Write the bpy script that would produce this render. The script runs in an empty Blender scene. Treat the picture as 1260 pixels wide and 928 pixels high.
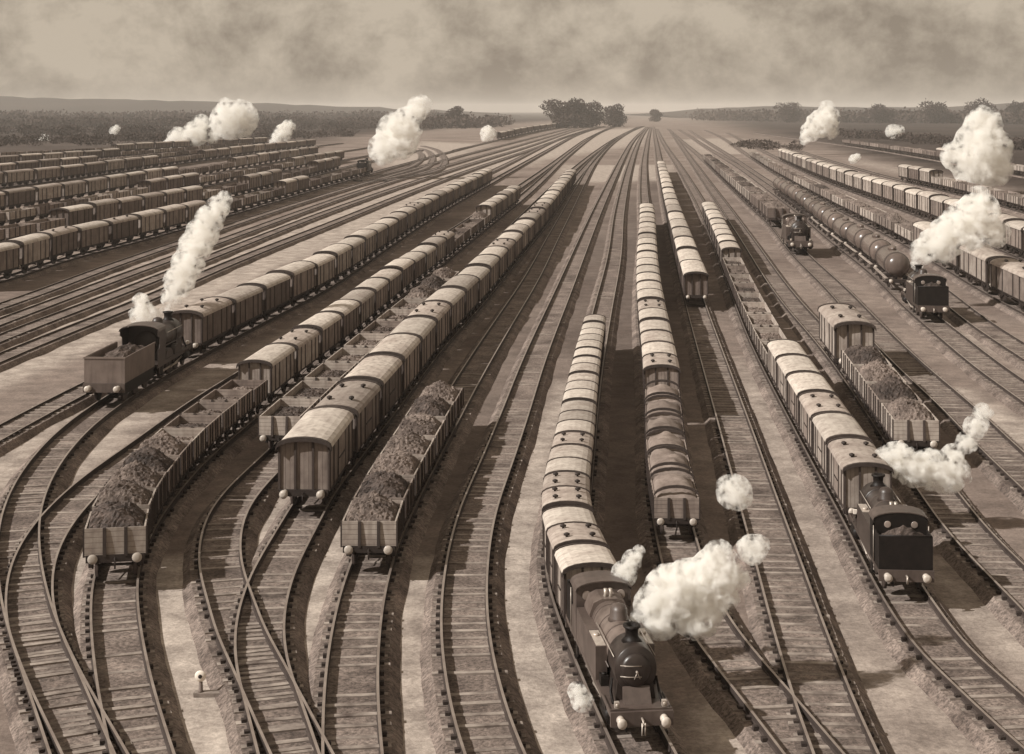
import bpy, math, random
import numpy as np
from mathutils import Vector, Matrix
random.seed(7)
RNG = np.random.default_rng(7)
R = math.radians
scene = bpy.context.scene
COL = scene.collection

# ------------------------------------------------------------------ camera, sky, sun, exposure
CAM_H, FOC, HOR = 18.0, 1900.0, 135.0          # camera height, focal length in photo pixels, horizon row (1260 x 928)
cam_d = bpy.data.cameras.new('camera')
cam_d.sensor_fit = 'HORIZONTAL'
cam_d.sensor_width = 36.0
cam_d.lens = 36.0 * FOC / 1260.0
cam_d.shift_y = -(464.0 - HOR) / 1260.0
cam_d.clip_start, cam_d.clip_end = 0.5, 30000.0
cam = bpy.data.objects.new('camera', cam_d)
cam.location = (0, 0, CAM_H)
cam.rotation_euler = (R(90), 0, 0)
COL.objects.link(cam)
scene.camera = cam

SUN_ELEV = R(37)
SUN_AZ = Vector((-0.93, -0.36)).normalized()     # where the sun stands
sun_dir = Vector((SUN_AZ.x * math.cos(SUN_ELEV), SUN_AZ.y * math.cos(SUN_ELEV), math.sin(SUN_ELEV)))
sd = bpy.data.lights.new('sun', 'SUN')
sd.energy = 5.0
sd.angle = R(0.6)
sd.color = (1.0, 0.97, 0.92)
so = bpy.data.objects.new('sun', sd)
so.rotation_euler = (-sun_dir).to_track_quat('-Z', 'Y').to_euler()
so.location = (-60, -30, 80)
COL.objects.link(so)

scene.view_settings.view_transform = 'Standard'
scene.view_settings.look = 'None'
scene.view_settings.exposure = 0.10
scene.view_settings.gamma = 1.0
scene.view_settings.use_curve_mapping = False
scene.cycles.max_bounces = 14
scene.cycles.volume_bounces = 12
scene.cycles.diffuse_bounces = 3
scene.cycles.transparent_max_bounces = 8
scene.cycles.use_denoising = True

w = bpy.data.worlds.new('World')
scene.world = w
w.use_nodes = True
nt = w.node_tree
nt.nodes.clear()
N = nt.nodes.new
L = nt.links.new
out = N('ShaderNodeOutputWorld')
bg = N('ShaderNodeBackground')
bg.inputs['Strength'].default_value = 0.075
sky = N('ShaderNodeTexSky')
sky.sky_type = 'NISHITA'
sky.sun_disc = False
sky.sun_elevation = SUN_ELEV
sky.sun_rotation = math.atan2(SUN_AZ.x, SUN_AZ.y)
sky.dust_density = 3.0
bw = N('ShaderNodeRGBToBW')
L(sky.outputs[0], bw.inputs[0])
tc = N('ShaderNodeTexCoord')
mp = N('ShaderNodeMapping')
mp.inputs['Scale'].default_value = (1.0, 1.0, 1.15)
mp.inputs['Location'].default_value = (0.9, 0.4, 0.62)
L(tc.outputs['Generated'], mp.inputs[0])
n1 = N('ShaderNodeTexNoise')
n1.inputs['Scale'].default_value = 15.0
n1.inputs['Detail'].default_value = 10.0
n1.inputs['Roughness'].default_value = 0.64
n1.inputs['Distortion'].default_value = 0.1
L(mp.outputs[0], n1.inputs['Vector'])
cr = N('ShaderNodeValToRGB')
cr.color_ramp.elements[0].position = 0.37
cr.color_ramp.elements[0].color = (0.50, 0.412, 0.318, 1)
cr.color_ramp.elements[1].position = 0.59
cr.color_ramp.elements[1].color = (1.02, 0.87, 0.685, 1)
L(n1.outputs['Fac'], cr.inputs[0])
mu = N('ShaderNodeMixRGB')
mu.blend_type = 'MULTIPLY'
mu.inputs[0].default_value = 1.0
# pale band low over the horizon
sxyz = N('ShaderNodeSeparateXYZ')
L(tc.outputs['Generated'], sxyz.inputs[0])
hb = N('ShaderNodeMapRange')
hb.interpolation_type = 'SMOOTHSTEP'
hb.inputs['From Min'].default_value = 0.0
hb.inputs['From Max'].default_value = 0.022
hb.inputs['To Min'].default_value = 0.3
hb.inputs['To Max'].default_value = 0.0
L(sxyz.outputs['Z'], hb.inputs['Value'])
hbm = N('ShaderNodeMixRGB')
hbm.inputs[2].default_value = (0.92, 0.78, 0.61, 1)
L(hb.outputs[0], hbm.inputs[0])
L(cr.outputs[0], hbm.inputs[1])
cr = hbm
L(cr.outputs[0], mu.inputs[1])
L(bw.outputs[0], mu.inputs[2])
# an overcast deck: the drifting cloud pattern scatters its own light over the clear sky behind it
deck = N('ShaderNodeMixRGB')
deck.blend_type = 'MULTIPLY'
deck.inputs[0].default_value = 1.0
deck.inputs[2].default_value = (7.4, 7.4, 7.4, 1)
L(cr.outputs[0], deck.inputs[1])
mixs = N('ShaderNodeMixRGB')
mixs.inputs[0].default_value = 0.8
L(mu.outputs[0], mixs.inputs[1])
L(deck.outputs[0], mixs.inputs[2])
L(mixs.outputs[0], bg.inputs['Color'])
L(bg.outputs[0], out.inputs['Surface'])

# ------------------------------------------------------------------ helpers
RAIL_Z = 0.55
def P(x, y, z=RAIL_Z):
    """photo pixel of a point at height z -> world X, Y"""
    Y = FOC * (CAM_H - z) / max(y - HOR, 1.0)
    return ((x - 630.0) * Y / FOC, Y)
def PD(x, y, Y):
    """photo pixel at distance Y -> world point"""
    return Vector(((x - 630.0) * Y / FOC, Y, CAM_H - (y - HOR) * Y / FOC))

def sep(v):
    v *= 0.9
    t = min(1.0, max(0.0, (v - 0.03) / 0.5))
    return (v, v * (0.72 + 0.17 * t), v * (0.61 + 0.165 * t), 1.0)

def ramp_between(nt, fac, lo, hi, p0=0.3, p1=0.7):
    c = nt.nodes.new('ShaderNodeValToRGB')
    c.color_ramp.elements[0].position = p0
    c.color_ramp.elements[1].position = p1
    c.color_ramp.elements[0].color = sep(lo)
    c.color_ramp.elements[1].color = sep(hi)
    nt.links.new(fac, c.inputs[0])
    return c.outputs[0]

MATS = {}
def mat(name, v, rough=0.8, var=0.25, scale=1.5, rnd=0.18, metal=0.0, planks=None, bump=0.0, spec=0.3, stain=0.0, grit=0.0):
    """procedural sepia material: two-tone noise, a little per-object tone, optional plank grooves"""
    if name in MATS:
        return MATS[name]
    m = bpy.data.materials.new(name)
    m.use_nodes = True
    nt = m.node_tree
    b = nt.nodes['Principled BSDF']
    b.inputs['Roughness'].default_value = rough
    b.inputs['Metallic'].default_value = metal
    b.inputs['Specular IOR Level'].default_value = spec
    tc = nt.nodes.new('ShaderNodeTexCoord')
    no = nt.nodes.new('ShaderNodeTexNoise')
    no.inputs['Scale'].default_value = scale
    no.inputs['Detail'].default_value = 6.0
    no.inputs['Roughness'].default_value = 0.62
    oi = nt.nodes.new('ShaderNodeObjectInfo')
    ad = nt.nodes.new('ShaderNodeVectorMath')
    ad.operation = 'MULTIPLY_ADD'
    cmb = nt.nodes.new('ShaderNodeCombineXYZ')
    for i in range(3):
        nt.links.new(oi.outputs['Random'], cmb.inputs[i])
    nt.links.new(cmb.outputs[0], ad.inputs[0])
    ad.inputs[1].default_value = (57.0, 31.0, 43.0)
    nt.links.new(tc.outputs['Object'], ad.inputs[2])
    nt.links.new(ad.outputs[0], no.inputs['Vector'])
    col = ramp_between(nt, no.outputs['Fac'], v * (1 - var), v * (1 + var))
    if rnd:
        hs = nt.nodes.new('ShaderNodeHueSaturation')
        mr = nt.nodes.new('ShaderNodeMapRange')
        mr.inputs['To Min'].default_value = 1 - rnd
        mr.inputs['To Max'].default_value = 1 + rnd
        nt.links.new(oi.outputs['Random'], mr.inputs['Value'])
        nt.links.new(mr.outputs[0], hs.inputs['Value'])
        nt.links.new(col, hs.inputs['Color'])
        col = hs.outputs[0]
    hgt = None
    if planks:
        sx = nt.nodes.new('ShaderNodeSeparateXYZ')
        nt.links.new(tc.outputs['Object'], sx.inputs[0])
        sm = nt.nodes.new('ShaderNodeMath')
        sm.operation = 'ADD'
        if planks == 'v':
            nt.links.new(sx.outputs['X'], sm.inputs[0])
            nt.links.new(sx.outputs['Y'], sm.inputs[1])
        else:
            nt.links.new(sx.outputs['Z'], sm.inputs[0])
            sm.inputs[1].default_value = 20.0
        pm = nt.nodes.new('ShaderNodeMath')
        pm.operation = 'PINGPONG'
        pm.inputs[1].default_value = 0.11
        nt.links.new(sm.outputs[0], pm.inputs[0])
        gr = nt.nodes.new('ShaderNodeMapRange')
        gr.inputs['From Max'].default_value = 0.014
        nt.links.new(pm.outputs[0], gr.inputs['Value'])
        mx = nt.nodes.new('ShaderNodeMixRGB')
        mx.inputs[1].default_value = sep(v * 0.4)
        nt.links.new(gr.outputs[0], mx.inputs[0])
        nt.links.new(col, mx.inputs[2])
        col = mx.outputs[0]
        hgt = gr.outputs[0]
    if stain:
        # streaks of soot, stretched along the height
        mp = nt.nodes.new('ShaderNodeMapping')
        mp.inputs['Scale'].default_value = (2.2, 2.2, 0.35)
        nt.links.new(ad.outputs[0], mp.inputs[0])
        n2 = nt.nodes.new('ShaderNodeTexNoise')
        n2.inputs['Scale'].default_value = 1.6
        n2.inputs['Detail'].default_value = 4.0
        nt.links.new(mp.outputs[0], n2.inputs['Vector'])
        r2 = nt.nodes.new('ShaderNodeMapRange')
        r2.inputs['From Min'].default_value = 0.46
        r2.inputs['From Max'].default_value = 0.72
        r2.inputs['To Max'].default_value = stain
        nt.links.new(n2.outputs['Fac'], r2.inputs['Value'])
        mx = nt.nodes.new('ShaderNodeMixRGB')
        nt.links.new(r2.outputs[0], mx.inputs[0])
        nt.links.new(col, mx.inputs[1])
        mx.inputs[2].default_value = sep(v * 0.35)
        col = mx.outputs[0]
    if grit:
        # loose stones: a fine speckle over the broad tones
        n3 = nt.nodes.new('ShaderNodeTexNoise')
        n3.inputs['Scale'].default_value = 7.0
        n3.inputs['Detail'].default_value = 3.0
        n3.inputs['Roughness'].default_value = 0.8
        nt.links.new(ad.outputs[0], n3.inputs['Vector'])
        r3 = nt.nodes.new('ShaderNodeMapRange')
        r3.inputs['From Min'].default_value = 0.35
        r3.inputs['From Max'].default_value = 0.65
        r3.inputs['To Min'].default_value = 1 - grit
        r3.inputs['To Max'].default_value = 1 + grit
        nt.links.new(n3.outputs['Fac'], r3.inputs['Value'])
        m3_ = nt.nodes.new('ShaderNodeMixRGB')
        m3_.blend_type = 'MULTIPLY'
        m3_.inputs[0].default_value = 1.0
        nt.links.new(col, m3_.inputs[1])
        nt.links.new(r3.outputs[0], m3_.inputs[2])
        col = m3_.outputs[0]
        no = n3
    nt.links.new(col, b.inputs['Base Color'])
    if bump or hgt is not None:
        bp = nt.nodes.new('ShaderNodeBump')
        bp.inputs['Strength'].default_value = bump or 0.4
        bp.inputs['Distance'].default_value = 0.03
        nt.links.new(hgt if hgt is not None else no.outputs['Fac'], bp.inputs['Height'])
        nt.links.new(bp.outputs[0], b.inputs['Normal'])
    MATS[name] = m
    return m

M_BODY = [mat('van_planks_pale', 0.40, planks='v', stain=0.6), mat('van_planks_mid', 0.27, planks='v', stain=0.6),
          mat('van_planks_dark', 0.17, planks='v', stain=0.5)]
M_ROOF = [mat('roof_canvas_pale', 0.56, var=0.2, scale=1.1, rnd=0.16, stain=0.5), mat('roof_canvas_grey', 0.38, var=0.25, scale=0.9, rnd=0.2, stain=0.5), mat('roof_canvas_dull', 0.46, var=0.25, scale=0.7, rnd=0.22, stain=0.6)]
M_IRON = mat('iron_dark', 0.035, rough=0.6, scale=3)
M_FRAME = mat('strapping_dark', 0.055, rough=0.75, scale=3)
M_WHEEL = mat('wheel_steel', 0.05, rough=0.5, scale=4)
M_BUFF = mat('buffer_steel', 0.55, rough=0.35, var=0.15, scale=6)
M_OPEN = [mat('wagon_boards_pale', 0.42, planks='h', stain=0.5), mat('wagon_boards_mid', 0.28, planks='h', stain=0.5),
          mat('wagon_boards_dark', 0.19, planks='h', stain=0.5)]
M_INNER = mat('wagon_inside', 0.10, planks='h', stain=0.5)
M_COAL = mat('coal_dusty', 0.165, rough=0.9, var=0.55, scale=0.9, bump=1.0, grit=0.45)
M_COALD = mat('coal_black', 0.08, rough=0.75, var=0.6, scale=0.9, bump=1.0, grit=0.5)
M_SHEET = mat('tarpaulin', 0.24, rough=0.75, var=0.3, scale=0.8, stain=0.35)
M_TANK = mat('tank_paint', 0.15, rough=0.27, var=0.2, scale=0.8, stain=0.4, spec=0.5)
M_LOCO = mat('engine_paint', 0.055, rough=0.42, var=0.3, scale=1.2, spec=0.5, rnd=0.05)
M_LOCOG = mat('engine_paint_grey', 0.10, rough=0.45, var=0.3, scale=1.2, spec=0.5, rnd=0.05, stain=0.4)
M_BLACK = mat('smokebox_black', 0.012, rough=0.55, var=0.4, scale=3, spec=0.25, rnd=0.0)
M_SMOKE = mat('smokebox_paint', 0.035, rough=0.36, var=0.4, scale=2, spec=0.5, rnd=0.0)
M_BOILER = mat('boiler_paint', 0.17, rough=0.3, var=0.3, scale=1.2, spec=0.6, rnd=0.05, stain=0.5)
M_BRIGHT = mat('bright_steel', 0.5, rough=0.35, var=0.15, scale=5, metal=0.3)
M_GLASS = mat('spectacle_glass', 0.32, rough=0.15, var=0.1, scale=2, spec=0.6)
M_RAIL = mat('rail_steel', 0.34, rough=0.35, var=0.25, scale=1.0, metal=0.35, rnd=0)
M_RAILW = mat('rail_rust', 0.05, rough=0.8, var=0.3, scale=1.0, rnd=0)
M_SLEEP = mat('sleeper_timber', 0.27, rough=0.9, var=0.65, scale=1.3, rnd=0, bump=0.5)
M_CHAIR = mat('chair_iron', 0.045, rough=0.8, var=0.4, scale=3, rnd=0)
M_BED = mat('ballast_cinder', 0.18, rough=0.95, var=0.55, scale=0.5, rnd=0.08, bump=1.0, grit=0.55)
M_WHITE = mat('white_paint', 0.78, rough=0.5, var=0.08, scale=4)

class MB:
    def __init__(self):
        self.v, self.f, self.m, self.s = [], [], [], []
    def add(self, vs, fs, mi=0, smooth=False):
        o = len(self.v)
        self.v += [tuple(p) for p in vs]
        self.f += [tuple(i + o for i in f) for f in fs]
        self.m += [mi] * len(fs)
        self.s += [smooth] * len(fs)
    def box(self, x0, x1, y0, y1, z0, z1, mi=0):
        self.add([(x0, y0, z0), (x1, y0, z0), (x1, y1, z0), (x0, y1, z0), (x0, y0, z1), (x1, y0, z1), (x1, y1, z1), (x0, y1, z1)],
                 [(3, 2, 1, 0), (4, 5, 6, 7), (0, 1, 5, 4), (1, 2, 6, 5), (2, 3, 7, 6), (3, 0, 4, 7)], mi)
    def prism(self, prof, y0, y1, mi=0, smooth=False, caps=True):
        n = len(prof)
        vs = [(x, y0, z) for x, z in prof] + [(x, y1, z) for x, z in prof]
        fs = [(i, (i + 1) % n, n + (i + 1) % n, n + i) for i in range(n)]
        self.add(vs, fs, mi, smooth)
        if caps:
            o = len(self.v) - 2 * n
            self.f += [tuple(o + i for i in reversed(range(n))), tuple(o + n + i for i in range(n))]
            self.m += [mi, mi]
            self.s += [False, False]
    def prism_x(self, prof, x0, x1, mi=0):
        n = len(prof)
        vs = [(x0, y, z) for y, z in prof] + [(x1, y, z) for y, z in prof]
        fs = [(i, (i + 1) % n, n + (i + 1) % n, n + i) for i in range(n)]
        fs += [tuple(reversed(range(n))), tuple(n + i for i in range(n))]
        self.add(vs, fs, mi)
    def lathe(self, axis, c, prof, seg=16, mi=0, smooth=True):
        vs, fs = [], []
        for (r, t) in prof:
            for k in range(seg):
                a = 2 * math.pi * k / seg
                u, v_ = r * math.cos(a), r * math.sin(a)
                p = {'x': (t, u, v_), 'y': (u, t, v_), 'z': (u, v_, t)}[axis]
                vs.append((c[0] + p[0], c[1] + p[1], c[2] + p[2]))
        n = len(prof)
        for i in range(n - 1):
            for k in range(seg):
                k2 = (k + 1) % seg
                fs.append((i * seg + k, i * seg + k2, (i + 1) * seg + k2, (i + 1) * seg + k))
        fs.append(tuple(reversed(range(seg))))
        fs.append(tuple((n - 1) * seg + k for k in range(seg)))
        self.add(vs, fs, mi, smooth)
    def tube(self, pts, r, seg=6, mi=0):
        pts = [Vector(p) for p in pts]
        vs, fs = [], []
        for i, p in enumerate(pts):
            t = (pts[min(i + 1, len(pts) - 1)] - pts[max(i - 1, 0)]).normalized()
            a = Vector((0, 0, 1)) if abs(t.z) < 0.9 else Vector((1, 0, 0))
            u = t.cross(a).normalized()
            v_ = t.cross(u)
            for k in range(seg):
                an = 2 * math.pi * k / seg
                vs.append(p + u * r * math.cos(an) + v_ * r * math.sin(an))
        for i in range(len(pts) - 1):
            for k in range(seg):
                k2 = (k + 1) % seg
                fs.append((i * seg + k, i * seg + k2, (i + 1) * seg + k2, (i + 1) * seg + k))
        fs.append(tuple(reversed(range(seg))))
        fs.append(tuple((len(pts) - 1) * seg + k for k in range(seg)))
        self.add(vs, fs, mi, True)
    def mesh(self, name, mats):
        me = bpy.data.meshes.new(name)
        me.from_pydata(self.v, [], self.f)
        if not isinstance(mats, (list, tuple)):
            mats = [mats]
        for m in mats:
            me.materials.append(m)
        me.polygons.foreach_set('material_index', self.m)
        me.polygons.foreach_set('use_smooth', self.s)
        import bmesh
        bm = bmesh.new()
        bm.from_mesh(me)
        bmesh.ops.recalc_face_normals(bm, faces=bm.faces)
        bm.to_mesh(me)
        bm.free()
        me.update()
        return me

def link(name, data, parent=None, loc=(0, 0, 0)):
    o = bpy.data.objects.new(name, data)
    COL.objects.link(o)
    o.location = loc
    if parent is not None:
        o.parent = parent
    return o

def thing(o, label, cat, group=None, kind=None):
    o['label'] = label
    o['category'] = cat
    if group:
        o['group'] = group
    if kind:
        o['kind'] = kind
    return o

def structure(o):
    o['kind'] = 'structure'
    return o

# ------------------------------------------------------------------ track alignments (traced from the photograph, on the ground)
def pchip(xs, ys, q):
    xs, ys = np.asarray(xs, float), np.asarray(ys, float)
    h = np.diff(xs)
    d = np.diff(ys) / h
    m = np.zeros(len(xs))
    m[0], m[-1] = d[0], d[-1]
    for i in range(1, len(xs) - 1):
        m[i] = (d[i - 1] * h[i] + d[i] * h[i - 1]) / (h[i] + h[i - 1])
    k = np.clip(np.searchsorted(xs, q) - 1, 0, len(xs) - 2)
    t = (q - xs[k]) / h[k]
    h00, h10 = 2 * t**3 - 3 * t**2 + 1, t**3 - 2 * t**2 + t
    h01, h11 = -2 * t**3 + 3 * t**2, t**3 - t**2
    return h00 * ys[k] + h10 * h[k] * m[k] + h01 * ys[k + 1] + h11 * h[k] * m[k + 1]

class Path:
    def __init__(self, px, smooth=True, monotone=True, extend=True):
        w_ = np.array([P(x, y) for x, y in px])
        if monotone:
            w_ = w_[np.argsort(w_[:, 1])]
            Y0, Y1 = w_[0, 1], w_[-1, 1]
            ys = [Y0]
            while ys[-1] < Y1:
                ys.append(ys[-1] + max(0.5, ys[-1] * 0.012))
            ys = np.array(ys[:-1] + [Y1])
            xs = pchip(w_[:, 1], w_[:, 0], ys)
            if smooth:
                sm = xs.copy()
                for i, y in enumerate(ys):
                    wt = np.exp(-0.5 * ((ys - y) / (0.035 * y))**2)
                    # local linear fit keeps straight stretches straight
                    W = wt.sum(); mx = (wt * ys).sum() / W; my = (wt * xs).sum() / W
                    vx = (wt * (ys - mx)**2).sum()
                    b = (wt * (ys - mx) * (xs - my)).sum() / max(vx, 1e-9)
                    sm[i] = my + b * (y - mx)
                xs = sm
            pts = np.stack([xs, ys], 1)
            if extend and Y0 < 260:
                d = pts[0] - pts[3]
                d /= np.linalg.norm(d)
                ex = np.array([pts[0] + d * k for k in np.arange(min(12, Y0 - 33) if Y0 < 75 else min(60, Y0 - 42), 0.3, -0.6)]) if Y0 > 34 else np.zeros((0, 2))
                pts = np.concatenate([ex, pts]) if len(ex) else pts
        else:
            pts = []
            n = len(w_)
            for i in range(n - 1):
                p0, p1, p2, p3 = w_[max(i - 1, 0)], w_[i], w_[i + 1], w_[min(i + 2, n - 1)]
                for t in np.linspace(0, 1, 10, endpoint=False):
                    pts.append(0.5 * (2 * p1 + (p2 - p0) * t + (2 * p0 - 5 * p1 + 4 * p2 - p3) * t**2 + (3 * p1 - p0 - 3 * p2 + p3) * t**3))
            pts = np.array(pts + [w_[-1]])
        self.p = pts
        self.s = np.concatenate([[0], np.cumsum(np.linalg.norm(np.diff(pts, axis=0), axis=1))])
        t = np.gradient(pts, axis=0)
        self.t = t / np.linalg.norm(t, axis=1)[:, None]
    def at(self, s):
        x = np.interp(s, self.s, self.p[:, 0]); y = np.interp(s, self.s, self.p[:, 1])
        tx = np.interp(s, self.s, self.t[:, 0]); ty = np.interp(s, self.s, self.t[:, 1])
        return (x, y), (tx, ty)
    def near(self, x, y):
        """arc length of the point seen at photo row y"""
        q = np.array(P(x, y))
        d = np.linalg.norm(self.p - q, axis=1)
        i = int(np.argmin(d))
        lo, hi = max(i - 1, 0), min(i + 1, len(self.p) - 1)
        ss = np.linspace(self.s[lo], self.s[hi], 41)
        pp = np.stack([np.interp(ss, self.s, self.p[:, 0]), np.interp(ss, self.s, self.p[:, 1])], 1)
        return float(ss[np.argmin(np.linalg.norm(pp - q, axis=1))])

TR = {}     # name -> (path, gauge, near sleepers until Y)
def track(name, px, g=1.6, **kw):
    TR[name] = (Path(px, **kw), g)
track('loco_left', [(117, 928), (94, 884), (71, 842), (55, 807), (37, 760), (26, 714), (22, 672), (24, 638), (36, 600), (61, 560), (100, 520),
                    (142, 490), (243, 432), (315, 395), (390, 357), (459, 312), (528, 267), (596, 228), (673, 185), (707, 167), (744, 155)])
track('second_left', [(55, 807), (37, 760), (35, 725), (40, 690), (53, 662), (70, 637), (99, 607), (114, 593), (177, 547), (250, 493), (314, 453),
                      (430, 373), (508, 314), (541, 294), (650, 222), (720, 172), (755, 155)])
track('coal_left', [(176, 928), (163, 882), (153, 840), (146, 800), (141, 760), (140, 727), (143, 700), (154, 672), (172, 640), (199, 605), (230, 570),
                    (272, 535), (315, 500), (353, 470), (403, 433), (468, 378), (535, 326), (573, 296), (632, 250), (697, 192), (745, 160), (760, 155)])
track('open_row', [(372, 928), (356, 896), (334, 852), (317, 815), (292, 768), (285, 738), (274, 711), (269, 684), (270, 665), (279, 630), (298, 603),
                   (320, 581), (343, 560), (356, 546), (450, 455), (548, 362), (684, 227), (745, 178), (785, 156)])
track('tall_vans', [(334, 852), (325, 830), (320, 805), (318, 775), (324, 738), (338, 698), (358, 662), (376, 630), (384, 615), (423, 565), (480, 494), (533, 427), (576, 382),
                    (623, 327), (658, 287), (702, 227), (735, 190), (765, 166), (790, 155)])
track('loaded_row', [(434, 928), (432, 893), (432, 837), (437, 780), (444, 738), (460, 683), (493, 614), (523, 560), (562, 490), (626, 386), (643, 360), (683, 287),
                     (732, 198), (775, 162), (792, 155)])
track('centre', [(610, 928), (596, 893), (582, 840), (572, 777), (571, 733), (576, 680), (590, 620), (606, 580), (629, 520), (654, 450), (691, 362), (728, 274),
                 (756, 214), (775, 178), (796, 156)])
track('front_engine', [(797, 930), (788, 912), (757, 850), (723, 775), (697, 702), (698, 650), (704, 612), (718, 508), (732, 425), (740, 387), (755, 320), (761, 267), (768, 230),
                       (777, 197), (793, 162), (798, 156)])
track('narrow_row', [(1003, 928), (941, 852), (898, 801), (876, 772), (853, 730), (838, 683), (830, 652), (813, 497), (800, 400), (796, 277), (793, 250), (792, 207), (796, 177), (801, 156)])
track('dark_end', [(1041, 926), (1017, 868), (1000, 820), (984, 774), (963, 707), (938, 630), (914, 554), (857, 377), (837, 307), (814, 213), (808, 180), (804, 156)], g=1.75)
track('bunker_first', [(1303, 922), (1250, 879), (1213, 844), (1161, 798), (1132, 759), (1112, 729), (1071, 655), (1030, 585), (978, 495), (945, 436), (911, 362), (889, 310),
                       (871, 268), (842, 215), (819, 180), (808, 158)], g=1.7)
track('short_row', [(1290, 750), (1262, 722), (1228, 690), (1196, 657), (1152, 600), (1117, 552), (1032, 436), (976, 373), (921, 296), (896, 260), (880, 238), (846, 190), (826, 162)], g=1.75)
track('small_engine', [(1285, 600), (1233, 553), (1178, 499), (1130, 457), (1074, 402), (1035, 360), (980, 307), (959, 280), (932, 256), (900, 227), (872, 201), (840, 174), (822, 158)], g=2.0)
track('tank_row', [(1275, 490), (1220, 452), (1176, 417), (1140, 388), (1086, 338), (1031, 296), (992, 264), (957, 238), (915, 208), (880, 187), (850, 168), (835, 159)], g=2.0)
track('spare_right', [(1275, 440), (1212, 400), (1150, 352), (1060, 292), (1000, 256), (950, 226), (905, 196), (862, 169), (848, 160)], g=1.9)
track('opens_right', [(1285, 391), (1225, 360), (1187, 338), (1137, 309), (1029, 253), (1008, 242), (961, 216), (926, 194), (890, 170), (868, 160)], g=1.8)
track('vans_right', [(1300, 331), (1268, 318), (1165, 276), (1116, 258), (1028, 226), (967, 199), (930, 181), (895, 163)], g=1.9)
track('far_right', [(1290, 268), (1260, 259), (1172, 236), (1095, 218), (1040, 203), (985, 186), (940, 172)], g=1.9)
track('outer_right', [(1300, 222), (1260, 216), (1170, 199), (1060, 181), (980, 170), (930, 163)], g=1.9)
track('left_one', [(-60, 358), (-12, 347), (75, 319), (158, 298), (220, 281), (293, 260), (347, 244), (409, 226), (452, 214), (540, 190), (640, 166), (700, 156)])
track('left_two', [(-60, 317), (0, 304), (250, 251), (414, 208), (520, 184)])
track('left_three', [(-60, 291), (0, 280), (230, 233), (420, 197), (500, 183)])
track('left_four', [(-60, 271), (0, 261), (230, 219), (388, 191), (470, 179)])
track('left_five', [(-60, 238), (0, 231), (230, 200), (328, 187), (420, 176)])
track('left_six', [(-60, 224), (0, 218), (130, 204), (230, 193), (330, 183)])
track('left_seven', [(-60, 210), (0, 206), (130, 196), (230, 188), (330, 180)])
track('left_eight', [(-60, 199), (0, 196), (140, 188), (260, 181), (360, 175)])
track('beside_loco', [(-40, 552), (0, 530), (60, 498), (115, 470), (266, 395), (400, 316), (501, 258), (590, 217), (690, 170), (735, 156)])
track('pair_left_a', [(-40, 455), (0, 438), (160, 374), (283, 322), (404, 275), (480, 245), (560, 215), (640, 188), (700, 167), (738, 155)])
track('pair_left_b', [(-40, 430), (0, 414), (150, 357), (270, 310), (390, 264), (470, 236), (560, 207), (640, 183), (700, 163), (728, 155)])
track('pair_left_c', [(-40, 409), (0, 394), (140, 342), (260, 299), (380, 256), (460, 229), (550, 203), (640, 178), (715, 156)])
track('pair_left_d', [(-40, 388), (0, 375), (130, 328), (250, 287), (370, 248), (450, 224), (545, 197), (640, 173), (708, 156)])
track('loop_inner', [(440, 221), (478, 212), (503, 205), (516, 197), (519, 190), (513, 184)], monotone=False)
track('loop_middle', [(450, 224), (500, 213), (524, 205), (532, 195), (528, 186), (517, 182)], monotone=False)
track('loop_outer', [(475, 221), (530, 211), (545, 203), (546, 193), (538, 184), (520, 179)], monotone=False)
track('passenger', [(560, 184), (600, 175), (645, 164), (690, 156)])

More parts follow.
